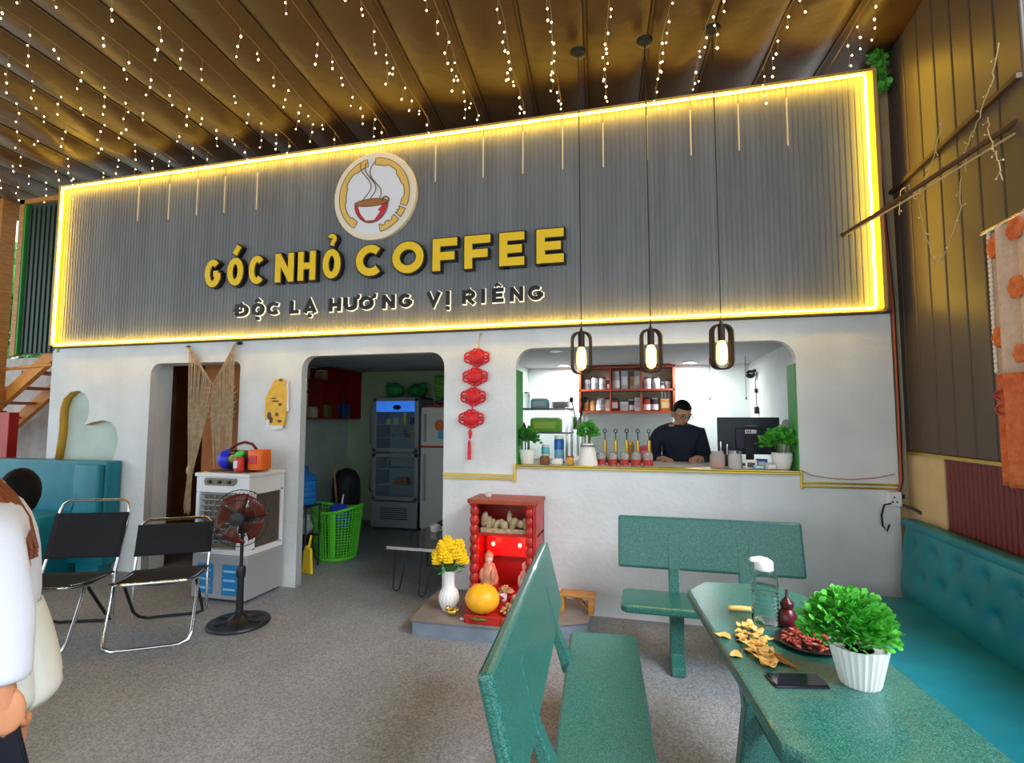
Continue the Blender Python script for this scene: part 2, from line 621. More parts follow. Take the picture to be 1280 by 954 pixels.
fr.box(SX0 - .03, SX1 + .055, -.12, .0, SZ1 + .0, SZ1 + .02)
fr.box(SX0 - .03, SX0, -.119, .0, SZ0, SZ1 - .0005)
fr.box(SX1 + .0305, SX1 + .055, -.119, .0, SZ0, SZ1 - .0005)
fr.box(SX0 - .03, SX1 + .055, -.09, .0, SZ0 - .012, SZ0 - .0005)
fr.box(SX1 + .0005, SX1 + .03, -.06, .0, SZ0, SZ1 - .0005)
fr.build('frame', mat('sign_frame', (.55, .33, .10), .5), sign, smooth=False, off=SO)
LED = glow('led_yellow', (1.0, .60, .035), 32.0)
for b in ((SX0 + .01, SX1 - .01, -.114, -.102, SZ1 - .016, SZ1 - .004), (SX0 + .01, SX1 - .01, -.104, -.092, SZ0 + .004, SZ0 + .016),
          (SX0 + .004, SX0 + .018, -.114, -.10, SZ0 + .02, SZ1 - .02), (SX1 - .018, SX1 - .004, -.114, -.10, SZ0 + .02, SZ1 - .02)):
    MB().box(*b).build('led_strip', LED, sign, smooth=False, off=SO)


# ---- letters drawn with strokes
def stroke_quads(pts, w, closed=False, ext=0.0):
    pts = [Vector((p[0], p[1])) for p in pts]
    n = len(pts)
    if not closed and ext:
        pts[0] = pts[0] + (pts[0] - pts[1]).normalized() * ext
        pts[-1] = pts[-1] + (pts[-1] - pts[-2]).normalized() * ext
    L, R_ = [], []
    for i in range(n):
        a = pts[(i - 1) % n] if (closed or i > 0) else None
        b = pts[(i + 1) % n] if (closed or i < n - 1) else None
        d1 = (pts[i] - a).normalized() if a is not None else None
        d2 = (b - pts[i]).normalized() if b is not None else None
        d1 = d1 if d1 is not None else d2
        d2 = d2 if d2 is not None else d1
        n1 = Vector((-d1.y, d1.x))
        n2 = Vector((-d2.y, d2.x))
        m_ = n1 + n2
        m_.normalize()
        k_ = 1 / max(.5, m_.dot(n1))
        L.append(pts[i] + m_ * w / 2 * k_)
        R_.append(pts[i] - m_ * w / 2 * k_)
    return L, R_


def stroke_solid(mb, pts, w, ya, yb, closed=False, ext=0.0):
    L, R_ = stroke_quads(pts, w, closed, ext)
    n = len(L)
    vs = [(p.x, ya, p.y) for p in L] + [(p.x, ya, p.y) for p in R_] + [(p.x, yb, p.y) for p in L] + [(p.x, yb, p.y) for p in R_]
    fs = []
    m_ = n if closed else n - 1
    for i in range(m_):
        j = (i + 1) % n
        fs += [(i, j, n + j, n + i), (2 * n + i, 3 * n + i, 3 * n + j, 2 * n + j), (i, 2 * n + i, 2 * n + j, j), (n + i, n + j, 3 * n + j, 3 * n + i)]
    if not closed:
        fs += [(0, n, 3 * n, 2 * n), (n - 1, 3 * n - 1, 4 * n - 1, 2 * n - 1)]
    mb.add(vs, fs)


def glyph(ch, w, h, t):
    """list of (points, closed) in a w x h box, centre lines of strokes of width t"""
    a, b, c, d = t / 2, w - t / 2, t / 2, h - t / 2
    rx, ry = (w - t) / 2, (h - t) / 2
    cx, cy = w / 2, h / 2
    O_ = (arc(cx, cy, rx, 0, 345, 23, ry), True)
    V_ = [(a, 0), (a, h)]
    G = {
        'E': [(V_, 0), ([(a, c), (w, c)], 0), ([(a, cy), (w * .9, cy)], 0), ([(a, d), (w, d)], 0)],
        'F': [(V_, 0), ([(a, h * .45), (w * .9, h * .45)], 0), ([(a, d), (w, d)], 0)],
        'L': [(V_, 0), ([(a, c), (w, c)], 0)],
        'H': [(V_, 0), ([(b, 0), (b, h)], 0), ([(a, cy), (b, cy)], 0)],
        'N': [(V_, 0), ([(b, 0), (b, h)], 0), ([(a, d + t * .2), (b, c - t * .2)], 0)],
        'I': [([(cx, 0), (cx, h)], 0)],
        'V': [([(a * .8, h), (cx, t * .35), (w - a * .8, h)], 0)],
        'A': [([(a * .8, 0), (cx, h - t * .35), (w - a * .8, 0)], 0), ([(w * .25, h * .25), (w * .75, h * .25)], 0)],
        'U': [([(a, h), (a, h * .40)] + arc(cx, h * .40, rx, 180, 360, 12, h * .40 - c) + [(b, h)], 0)],
        'O': [O_],
        'C': [(arc(a + (w - t) / 1.69, cy, (w - t) / 1.69, 46, 314, 20, ry), 0)],
        'G': [(arc(cx, cy, rx * 1.02, 48, 330, 20, ry) + [(b, c + ry * .55), (b, cy)], 0), ([(b, cy - t * .1), (w * .55, cy - t * .1)], 0)],
        'D': [([(a, c), (a, d), (w * .45, d)] + arc(w * .45, cy, b - w * .45, 90, -90, 14, ry) + [(a, c)], 0)],
        'R': [(V_, 0), ([(a, d), (w * .55, d)] + arc(w * .55, h * .66, b - w * .55, 90, -90, 10, d - h * .66) + [(a, 2 * h * .66 - d)], 0), ([(w * .5, h * .33), (w * .9, 0)], 0)],
    }
    return G[ch]


def accents(mark, w, h, t):
    cx = w / 2
    s_ = h * .30
    out = []
    for m_ in mark:
        if m_ == 'acute':
            out.append(([(cx - s_ * .15, h * 1.12), (cx + s_ * .45, h * 1.42)], 0, t * .9))
        if m_ == 'hook':
            out.append((arc(cx, h * 1.36, s_ * .34, 160, -70, 9) + [(cx - s_ * .02, h * 1.12)], 0, t * .6))
        if m_ == 'hat':
            out.append(([(cx - s_ * .75, h * 1.10), (cx, h * 1.30), (cx + s_ * .75, h * 1.10)], 0, t * .6))
        if m_ == 'dot':
            out.append((arc(cx, -h * .22, t * .28, 0, 330, 11), 1, t * .58))
        if m_ == 'bar':
            out.append(([(-w * .14, h * .5), (w * .48, h * .5)], 0, t * .75))
        if m_ == 'horn':
            out.append(([(w - t * .6, h * .86), (w + t * .35, h * .92), (w + t * .55, h * 1.18)], 0, t * .55))
    return out


def letter(ch, marks, x0, x1, z0, z1, t, style):
    w, h = x1 - x0, z1 - z0
    loc = ((x0 + SO[0] * 0) - SO[0], -.062, z0 - SO[2])
    strokes = [(p, c, t) for p, c in glyph(ch, w, h, t)] + accents(marks, w, h, t)
    if style == 'gold':
        b = MB()
        for k_, (p, c, tt) in enumerate(strokes):
            stroke_solid(b, p, tt + .022, .01, -.05 + .0007 * k_, c, .011)
        ob = b.build('letter', BLACKLET, sign, smooth=False)
        ob.location = loc
        f = MB()
        for k_, (p, c, tt) in enumerate(strokes):
            stroke_solid(f, p, tt, -.04, -.060 + .0008 * k_, c)
        f.build('letter_face', YELLOW, ob, smooth=False)
    else:
        b = MB()
        for k_, (p, c, tt) in enumerate(strokes):
            stroke_solid(b, p, tt, -.010, -.030 + .0006 * k_, c)
        ob = b.build('letter', BLACKLET, sign, smooth=False)
        ob.location = loc
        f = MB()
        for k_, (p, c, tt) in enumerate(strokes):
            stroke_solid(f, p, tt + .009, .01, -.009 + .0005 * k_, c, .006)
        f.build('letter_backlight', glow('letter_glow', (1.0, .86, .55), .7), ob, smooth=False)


for ch, mk, a, b in (('G', (), -3.974, -3.803), ('O', ('acute',), -3.723, -3.552), ('C', (), -3.487, -3.334), ('N', (), -3.206, -3.016), ('H', (), -2.97, -2.794), ('O', ('hook',), -2.719, -2.545)):
    letter(ch, mk, a, b, 2.725, 2.985, .056, 'gold')
for ch, a, b in (('C', -2.393, -2.153), ('O', -2.049, -1.764), ('F', -1.683, -1.47), ('F', -1.404, -1.185), ('E', -1.109, -.904), ('E', -.804, -.59)):
    letter(ch, (), a, b, 2.722, 2.992, .066, 'gold')
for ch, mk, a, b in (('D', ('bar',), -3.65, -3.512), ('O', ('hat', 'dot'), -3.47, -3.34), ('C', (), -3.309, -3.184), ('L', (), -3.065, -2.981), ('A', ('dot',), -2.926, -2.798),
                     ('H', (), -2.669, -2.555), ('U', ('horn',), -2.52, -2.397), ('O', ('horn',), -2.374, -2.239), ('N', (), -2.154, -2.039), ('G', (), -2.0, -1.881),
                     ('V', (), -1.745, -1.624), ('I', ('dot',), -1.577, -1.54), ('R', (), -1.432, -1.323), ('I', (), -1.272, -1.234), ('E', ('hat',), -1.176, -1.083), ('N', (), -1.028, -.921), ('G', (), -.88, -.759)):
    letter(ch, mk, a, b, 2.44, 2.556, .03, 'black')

# ---- round logo
LC = (-2.24, -.06, 3.432)
lm = MB()
lm.prism(arc(0, 0, .392, 0, 352.5, 47), .0, -.045)
logo = lm.build('logo_disc', CREAM, sign, smooth=False, bevel=.006)
logo.location = Vector(LC) - Vector(SO)
logo['label'] = 'round cream disc showing a steaming red coffee cup'
MB().prism(arc(0, 0, .345, 0, 352.5, 47), -.045, -.050).build('inner_disc', WHITEAC, logo, smooth=False)


def ring_arc(a0, a1, r0, r1, w=.0, n=22):
    po = []
    for i in range(n + 1):
        a = a0 + (a1 - a0) * i / n
        po.append(((r1 + w * math.sin(i * 1.7)) * math.cos(rad(a)), (r1 + w * math.sin(i * 1.7)) * math.sin(rad(a))))
    for i in range(n, -1, -1):
        a = a0 + (a1 - a0) * i / n
        r = r0 + (.012 if (i // 5) % 2 else -.006)
        po.append((r * math.cos(rad(a)), r * math.sin(rad(a))))
    return po


def flat_strip(poly, ya, yb):
    mb_ = MB()
    n_ = len(poly) // 2
    for i in range(n_ - 1):
        q = [poly[i], poly[i + 1], poly[2 * n_ - 2 - i], poly[2 * n_ - 1 - i]]
        mb_.prism(q, ya, yb)
    return mb_


for a0, a1 in ((102, 236), (88, -22), (-26, -40), (-44, -78)):
    rr = ring_arc(a0, a1, .275, .335)
    flat_strip(rr, -.050, -.054).build('gold_ring', GOLDLOGO, logo, smooth=False)
    lt = MB()
    lt.tube([(x, -.054, z) for x, z in rr], .0035, 4, closed=True)
    lt.build('ring_outline', BROWNLOGO, logo)
# cup: bowl, coffee, highlight, handle
cx0, cz0 = -.02, -.09
bowl = arc(cx0, cz0 + .02, .155, 180, 360, 18, .17)
MB().prism(bowl, -.050, -.055).build('cup', REDLOGO, logo, smooth=False)
MB().prism([(cx0 - .13, cz0 + .0), (cx0 - .06, cz0 + .0), (cx0 + .07, cz0 + .005), (cx0 + .10, cz0 - .01), (cx0 + .06, cz0 - .045), (cx0 + .085, cz0 - .06), (cx0 + .03, cz0 - .13), (cx0 - .05, cz0 - .13), (cx0 - .10, cz0 - .07)], -.0555, -.057).build('cup_highlight', WHITEAC, logo, smooth=False)
MB().prism(arc(cx0, cz0 + .025, .15, 0, 345, 23, .03), -.055, -.059).build('coffee', mat('coffee_brown', (.40, .16, .05), .5), logo, smooth=False)
oc = MB()
oc.tube([(x, -.058, z) for x, z in arc(cx0, cz0 + .02, .157, 175, 365, 22, .172)], .005, 5)
oc.tube([(x, -.06, z) for x, z in arc(cx0, cz0 + .025, .153, 0, 345, 23, .033)], .004, 5, closed=True)
oc.tube([(x, -.058, z) for x, z in arc(cx0 + .135, cz0 + .035, .03, -60, 200, 10)], .006, 5)
oc.build('cup_outline', BROWNLOGO, logo)
st = MB()
for off, ph in ((0, 0), (.05, .25), (-.045, -.1)):
    pts = [(cx0 - .02 + off + .055 * math.sin(5.4 * t + ph * 3) * (1.15 - t * .3), -.055, cz0 + .06 + .33 * t) for t in [i / 22 for i in range(23)]]
    st.tube(pts, .004, 4)
st.build('steam', BROWNLOGO, logo)

# ================================================================== FAIRY LIGHTS
BULB = glow('fairy_bulb', (1.0, .74, .36), 9.0)
WIREF = mat('fairy_wire', (.32, .20, .08), .6)
OCT = [(1, 0, 0), (-1, 0, 0), (0, 1, 0), (0, -1, 0), (0, 0, 1), (0, 0, -1)]
OCF = [(0, 2, 4), (2, 1, 4), (1, 3, 4), (3, 0, 4), (2, 0, 5), (1, 2, 5), (3, 1, 5), (0, 3, 5)]


def bulb(mb, p, r):
    mb.add([(p[0] + r * a, p[1] + r * b, p[2] + r * 1.3 * c) for a, b, c in OCT], OCF)


ddir = Vector((-math.sin(RD), math.cos(RD), 0))
string_x = [-8.3, -7.9, -7.5, -7.1, -6.72, -6.34, -5.95, -5.58, -5.2, -4.78, -4.36, -3.93, -3.5, -3.05, -2.59, -2.136, -1.725, -1.295, -.913, -.618, -.27, .1, .362, .827, 1.283]
def where_string(x):
    return ('above the round cup logo' if -2.7 < x < -1.9 else 'above the big yellow lettering')


for i, x in enumerate(string_x):
    s_ = thing('fairy_light_string', 'warm white icicle light string strung under the brown roof lining', 'light string', (x, -.06, 3.97), RD, 'icicle light strings under the roof')
    w = MB()
    b = MB()
    L = 4.6
    n = 30 if x < -5 else 27
    pts = []
    for k_ in range(n + 1):
        t = k_ / n
        pts.append((.012 * math.sin(k_ * 1.3), -L * t, .012 * math.sin(k_ * .9) + .035 * math.sin(PI * t)))
    w.tube(pts, .0022, 3, caps=False)
    for k_ in range(1, n + 1):
        if random.random() < .10:
            continue
        px, py, pz = pts[k_]
        ln = random.choice((.09, .15, .20, .27))
        q = [(px, py, pz)]
        m_ = max(2, int(ln / .055))
        for j in range(1, m_ + 1):
            q.append((px + random.uniform(-.012, .012), py + random.uniform(-.012, .012), pz - ln * j / m_))
            bulb(b, (q[-1][0] + random.uniform(-.012, .012), q[-1][1] + random.uniform(-.008, .008), q[-1][2]), random.uniform(.0055, .0085))
        w.tube(q, .0016, 3, caps=False)
    w.build('wire', WIREF, s_, smooth=False)
    tag(b.build('bulbs', BULB, s_, smooth=False), kind='stuff')

# unlit icicle tubes over the sign
TUBEM = mat('tube_acrylic', (.78, .70, .48), .4)
for i, (x, z) in enumerate(((-4.804, 3.453), (-4.429, 3.433), (-4.096, 3.441), (-3.782, 3.434), (-3.425, 3.43), (-1.664, 3.491), (-1.246, 3.478), (-.913, 3.473), (-.592, 3.469), (-.278, 3.45), (.05, 3.462), (.364, 3.46), (.694, 3.455), (1.015, 3.449))):
    t = thing('icicle_tube', 'thin pale light tube hanging from the top edge of the sign', 'light tube', (x, -.128, z), 0, 'light tubes over the sign')
    MB().cyl((0, 0, 0), (0, 0, .34), .006, n=8).build('tube', TUBEM, t)
    MB().cyl((0, 0, .34), (0, 0, 3.925 - z), .003, n=6).build('cord', WIREF, t)
    MB().cyl((0, 0, -.012), (0, 0, 0.002), .0045, n=8).build('end_cap', WHITEPL, t)

# ================================================================== PENDANT LAMPS
FIL = glow('edison_bulb', (1.0, .52, .07), 3.6)
LAMPB = mat('lamp_bronze', (.028, .016, .010), .45, .5)
PY = -.6
for i, (x, lab) in enumerate(((-.402, 'caged pendant lamp hanging in front of the left end of the jar shelf'), (.046, 'middle caged pendant lamp, hanging between the other two before the jar shelf'), (.473, 'caged pendant lamp hanging nearest the corrugated brown wall, over the monitor'))):
    top = 2.085 + (0, .0, .012)[i]
    H = .285
    hw = .073
    t = thing('pendant_lamp', lab, 'lamp', (x, PY, top - H), 0, 'pendant lamps before the serving window')
    path = []
    R0 = .052
    for cx_, cz_, a0 in ((hw - R0, H - R0, 0), (-hw + R0, H - R0, 90), (-hw + R0, R0, 180), (hw - R0, R0, 270)):
        path += [(px, pz) for px, pz in arc(cx_, cz_, R0, a0, a0 + 90, 6)]
    for rz in (rad(-22), rad(34)):
        mb = MB()
        n = len(path)
        vs, fs = [], []
        for (px, pz) in path:
            for sx, sy in ((1, -.013), (1, .013), (.87, .013), (.87, -.013)):
                vs.append((px * sx, sy, H / 2 + (pz - H / 2) * (1 if sx == 1 else .94)))
        for a in range(n):
            a2 = (a + 1) % n
            for c in range(4):
                c2 = (c + 1) % 4
                fs.append((a * 4 + c, a * 4 + c2, a2 * 4 + c2, a2 * 4 + c))
        mb.add(vs, fs)
        o = mb.build('cage_loop', LAMPB, t, smooth=False)
        o.rotation_euler = (0, 0, rz)
    MB().cyl((0, 0, H - .105), (0, 0, H), .022, n=16).build('socket', LAMPB, t)
    MB().lathe([(.014, H - .10), (.024, H - .115), (.032, H - .14), (.033, H - .215), (.026, H - .245), (.008, H - .258)], n=16).build('bulb', FIL, t)
    point_light('pendant_glow', (x, PY - .001, top - H + .10), 11.0, (1, .42, .07), .034)
    MB().lathe([(.016, H), (.008, H + .02), (.003, H + .035)], n=12).build('cord_grip', BLACKPL, t)
    MB().cyl((0, 0, H + .02), (-.006, 0, 4.08 - (top - H)), .0035, n=6).build('cord', WIRE_B, t)
    MB().lathe([(.055, 4.055 - (top - H)), (.05, 4.03 - (top - H)), (.02, 4.015 - (top - H))], (-.006, 0, 0), n=16).build('ceiling_rose', BLACKPL, t)

# ================================================================== GRANITE TABLE AND BENCHES
TA = rad(6.5)
tbl = thing('granite_table', 'long green speckled granite table with clipped corners', 'table', (.483, -2.067, FZ), TA)
TZ = .74 - FZ


def clipped(hw, hl, cx, cy):
    return [(-hw + cx, -hl), (hw - cx, -hl), (hw, -hl + cy), (hw, hl - cy), (hw - cx, hl), (-hw + cx, hl), (-hw, hl - cy), (-hw, -hl + cy)]


MB().prism(clipped(.25, .70, .10, .14), TZ - .045, TZ, 'z').build('tabletop', GRANITE, tbl, smooth=False, bevel=.012)
for s_ in (-1, 1):
    MB().prism([(-.16, 0), (.16, 0), (.10, .06), (.07, .30), (.11, TZ - .045), (-.11, TZ - .045), (-.07, .30), (-.10, .06)], s_ * .40 - .035, s_ * .40 + .035, 'y').build('pedestal', GRANITE, tbl, smooth=False, bevel=.01)
MB().box(-.02, .02, -.37, .37, .25, .31).build('stretcher', GRANITE, tbl, smooth=False, bevel=.005)


def bench(name, label, loc, rz, hl, mirror=1):
    """local: x across (back at -x), y along; seat top at z .39 above floor"""
    t = thing(name, label, 'bench', loc, rz, 'green granite benches')
    ST = .42 - FZ
    MB().prism(clipped(.165, hl, .03, .03), ST - .045, ST, 'z').build('seat', GRANITE, t, smooth=False, bevel=.012)
    # leaning backrest slab
    c0, c1 = (-.225, .505), (-.305, .825)
    d = (c1[0] - c0[0], c1[1] - c0[1])
    l_ = math.hypot(*d)
    nx, nz = d[1] / l_ * .022, -d[0] / l_ * .022
    sec = [(c0[0] - nx, c0[1] - nz), (c0[0] + nx, c0[1] + nz), (c1[0] + nx, c1[1] + nz), (c1[0] - nx, c1[1] - nz)]
    MB().prism(sec, -hl - .03, hl + .03, 'y').build('backrest', GRANITE, t, smooth=False, bevel=.014)
    for s_ in (-1, 1):
        y0 = s_ * (hl - .32)
        MB().prism([(-.12, ST - .05), (-.18, ST - .05), (-.285, .70), (-.255, .72), (-.20, .52), (-.14, ST)], y0 - .035, y0 + .035, 'y').build('back_support', GRANITE, t, smooth=False, bevel=.006)
        MB().prism([(-.15, 0), (.13, 0), (.12, .05), (.05, .09), (.06, ST - .045), (-.10, ST - .045), (-.07, .09), (-.15, .05)], y0 - .04, y0 + .04, 'y').build('leg', GRANITE, t, smooth=False, bevel=.008)
    return t


bench('granite_bench', 'green granite bench beside the table, its slanted back towards the red altar', (-.165, -1.99, FZ), rad(4.8), .70)
b2 = bench('granite_bench', 'green granite bench standing against the white counter wall', (.375, -.70, FZ), rad(-90), .53)

# ================================================================== TEAL SOFAS
sf = thing('tufted_sofa', 'teal leather bench sofa with tufted back along the red fluted wall', 'sofa', (1.30, -1.9, FZ))
SOF = (1.30, -1.9, FZ)
sm = MB()


def cushion(mb, x0, x1, y0, y1, z0, z1, r=.04):
    """rounded slab"""
    n = 4
    sec = []
    for cx_, cy_, a0 in ((x1 - r, y1 - r, 0), (x0 + r, y1 - r, 90), (x0 + r, y0 + r, 180), (x1 - r, y0 + r, 270)):
        sec += arc(cx_, cy_, r, a0, a0 + 90, n)
    rings = [(z0, .985), (z0 + r * .3, 1.0), (z1 - r, 1.0), (z1 - r * .3, .992), (z1, .965)]
    k_ = len(sec)
    mx, my = (x0 + x1) / 2, (y0 + y1) / 2
    vs, fs = [], []
    for z, s2 in rings:
        ex, ey = (x1 - x0) / 2, (y1 - y0) / 2
        fx = 1 - (1 - s2) * (.5 / max(ex, .01)) * .5
        fy = 1 - (1 - s2) * (.5 / max(ey, .01)) * .5
        vs += [(mx + (x - mx) * fx, my + (y_ - my) * fy, z) for x, y_ in sec]
    for i in range(len(rings) - 1):
        for j in range(k_):
            j2 = (j + 1) % k_
            fs.append((i * k_ + j, i * k_ + j2, (i + 1) * k_ + j2, (i + 1) * k_ + j))
    fs.append(tuple(reversed(range(k_))))
    fs.append(tuple((len(rings) - 1) * k_ + j for j in range(k_)))
    mb.add(vs, fs)
    return mb


cushion(MB(), 1.0, 1.60, -3.6, -.30, .24, .42, .05).build('seat_cushion', TEAL, sf, off=SOF)
MB().box(1.04, 1.60, -3.58, -.33, FZ, .24).build('base', TEAL, sf, smooth=False, off=SOF)
# tufted back, a leaning slab with dimples
TUFT = [(v, w) for v in range(0, 18) for w in (0, 1)]


def backfn(u, v):
    y = -.10 - 3.5 * u
    z = .36 + .50 * v
    x = 1.585 + .055 * v
    bul = (1 - (2 * v - 1) ** 6) * (1 - (2 * u - 1) ** 60) * .045
    dim = 0
    for k_ in range(16):
        for row, zz in ((0, .73), (1, .57)):
            yy = -.27 - k_ * .23 - (0 if row == 0 else .11)
            d2 = ((y - yy) / .045) ** 2 + ((z - zz) / .04) ** 2
            if d2 < 9:
                dim += .032 * math.exp(-d2)
    return (x - bul + dim, y, z)


mb = MB().sheet(backfn, 180, 26)
base_n = len(mb.v)
mb.box(1.63, 1.69, -3.6, -.10, .34, .855)
mb.build('backrest', TEAL, sf, off=SOF)
mb = MB()
for k_ in range(15):
    for row, zz in ((0, .73), (1, .57)):
        yy = -.27 - k_ * .23 - (0 if row == 0 else .11)
        p = backfn((-.10 - yy) / 3.5, (zz - .36) / .50)
        mb.ell((p[0] - .002, p[1], p[2]), (.006, .012, .012), 8, 5)
mb.build('buttons', TEALDEEP, sf, off=SOF)
cushion(MB(), 1.60, 1.695, -3.62, -.09, .82, .865, .02).build('top_roll', TEAL, sf, off=SOF)

# left booth sofa
s2 = thing('booth_sofa', 'tall teal booth sofa backed against the niche end of the front wall', 'sofa', (-5.9, -.3, FZ))
S2 = (-5.9, -.3, FZ)
cushion(MB(), -7.1, -4.97, -.16, -.005, .12, 1.09, .03).build('backrest', TEALDEEP, s2, off=S2)
cushion(MB(), -7.1, -5.32, -.50, -.17, .22, .60, .04).build('seat_cushion', TEALDEEP, s2, off=S2)
cushion(MB(), -5.31, -4.99, -.22, -.15, .20, 1.06, .03).build('end_cushion', TEALDEEP, s2, off=S2)
mb = MB()
mb.tube([(-5.12, -.165, 1.02), (-5.17, -.185, .92), (-5.25, -.21, .78), (-5.31, -.225, .62), (-5.315, -.23, .50)], .010, 6)
mb.build('piping', TEAL, s2, off=S2)
MB().box(-7.0, -5.4, -.44, -.05, FZ + .003, .22).box(-5.3, -5.02, -.15, -.05, FZ + .003, .13).build('plinth', TEAL, s2, smooth=False, off=S2)
gm = tag(MB().box(-6.9, -4.95, -.62, -.02, FZ - .02, FZ + .003).build('grass_mat', mat('grass_mat', (.02, .075, .012), .95, bump=.8, bscale=250, var=.3, vscale=60), smooth=False), 'dark green artificial grass mat under the booth sofa', 'mat')
SAND = mat('sandal_white', (.5, .5, .48), .6)
for i, (x, y, r) in enumerate(((-5.18, -.42, 20), (-5.22, -.53, 8))):
    t = thing('sandal', 'pale sandal lying on the green grass mat', 'sandal', (x, y, FZ + .003), rad(r), 'sandals on the grass mat')
    MB().prism([(.13 * math.cos(a) * (1 if math.cos(a) > 0 else .95), .045 * math.sin(a) * (1.0 + .25 * math.cos(a))) for a in [2 * PI * j / 20 for j in range(20)]], 0, .02, 'z').build('sole', SAND, t, smooth=False)
    MB().tube([(.02, -.047, .015), (.03, -.03, .05), (.04, 0, .06), (.03, .03, .05), (.02, .047, .015)], .010, 6).build('strap', SAND, t)

# ================================================================== FOLDING CHAIRS
def folding_chair(label, loc, rz, hback, lean, gap):
    t = thing('folding_chair', label, 'chair', loc, rz, 'folding chairs beside the air cooler')
    r = .0105
    w = .235

    def U(path_l, rr=.06):
        """mirror a left path to the right, path from top/left end to the middle"""
        return path_l + [(-x, y, z) for x, y, z in reversed(path_l)]
    yb = .26
    # back frame: from rear foot up over the back
    MB().tube(U([(-w, yb - .03, .05), (-w, yb - .035, .20), (-w, yb - .03, .38), (-w, yb + lean * .5, .38 + (hback - .38) * .5), (-w, yb + lean * .85, hback - .07), (-w + .015, yb + lean * .94, hback - .025), (-w + .05, yb + lean, hback)]), r, 8).build('back_frame', STEEL, t)
    # front loop
    MB().tube(U([(-w - .012, -.10, .37), (-w - .012, -.24, .07), (-w + .0, -.27, .03), (-w + .05, -.285, r), (-w + .12, -.29, r)]), r, 8).build('front_leg_loop', STEEL, t)
    # rear loop, dark
    MB().tube(U([(-w + .02, -.02, .34), (-w + .02, .18, .10), (-w + .03, .27, .035), (-w + .08, .30, r), (-w + .12, .305, r)]), r * .95, 8).build('rear_leg_loop', DARKSTEEL, t)
    # seat rails
    MB().tube(U([(-w + .012, yb - .04, .36), (-w + .012, 0, .375), (-w + .012, -.18, .395), (-w + .04, -.215, .395), (-w + .09, -.22, .395)]), r, 8).build('seat_rail', STEEL, t)

    def seat(u, v):
        return ((u - .5) * 2 * (w + .005), -.215 + .44 * v, .405 - .03 * v - .05 * math.sin(PI * v) * math.sin(PI * u) ** .5 - .012 * math.sin(PI * v))
    MB().sheet(seat, 12, 12).build('seat', BLACKFAB, t, solid=.008)
    z0 = .47
    z1 = hback - gap

    def back(u, v):
        z = z0 + (z1 - z0) * v
        f = (z - .38) / (hback - .38)
        return ((u - .5) * 2 * (w + .012), yb - .03 * (1 - f) + lean * f - .014 + .03 * math.sin(PI * u) * math.sin(PI * v + .3), z)
    MB().sheet(back, 12, 10).build('backrest', BLACKFAB, t, solid=.008)
    return t


folding_chair('black folding chair with tall tubular back, next to the booth sofa', (-3.85, -1.34, FZ), rad(22), .86, .13, .085)
folding_chair('lower black folding chair drawn up to the white air cooler', (-3.27, -1.06, FZ), rad(33), .715, .07, .03)

# ================================================================== AIR COOLER
CO = (-3.36, -.25, FZ)
ac = thing('air_cooler', 'white and grey evaporative air cooler with blue water windows', 'air cooler', CO)
X0, X1, Y0, Y1 = -3.62, -3.10, -.46, -.035
ZT = 1.045
mb = MB().box(X0, X1, Y0, Y1, .42, ZT)
body = MB()
body.box(X0, X0 + .035, Y0, Y1 - .051, .441, ZT - .151)
body.box(X1 - .11, X1, Y0, Y0 + .07, .441, ZT - .151)
body.box(X0, X1, Y0, Y1, ZT - .15, ZT - .021)
body.box(X0, X1, Y0, Y1, .40, .44)
body.box(X0, X1, Y1 - .05, Y1, .441, ZT - .151)
body.box(X0 - .01, X1 + .01, Y0 - .012, Y1, ZT - .02, ZT + .01)
body.build('body', WHITEPL, ac, smooth=False, bevel=.006, off=CO)
MB().box(X0 + .02, X1 - .03, Y0 + .06, Y1 - .04, .44, ZT - .15).build('cooling_core', mat('cellulose_pad', (.22, .17, .12), .8), ac, smooth=False, off=CO)
lv = None
for i in range(9):
    z = .50 + i * .047
    M = Matrix.Translation((0, Y0 + .03, z)) @ Matrix.Rotation(rad(-28), 4, 'X')
    MB().box(X0 + .035, X1 - .11, -.022, .022, -.003, .003, M).build('louvre', mat('louvre_grey', (.42, .42, .43), .4), ac, smooth=False, off=CO)
for i in range(6):
    x = X0 + .09 + i * .06
    MB().box(x - .003, x + .003, Y0 + .045, Y0 + .06, .47, ZT - .15).build('vane', GREYPL, ac, smooth=False, off=CO)
pn = MB().prism([(X0 + .10, .955), (X0 + .37, .955), (X0 + .40, .98), (X0 + .40, 1.015), (X0 + .10, 1.015), (X0 + .085, .985)], Y0 - .012, Y0 + .01).build('control_panel', mat('panel_olive', (.20, .18, .12), .4), ac, smooth=False, off=CO)
for i in range(3):
    MB().cyl((X0 + .15 + i * .095, Y0 - .03, .985), (X0 + .15 + i * .095, Y0 - .012, .985), .014, n=14).build('knob', BLACKPL, pn, off=CO)
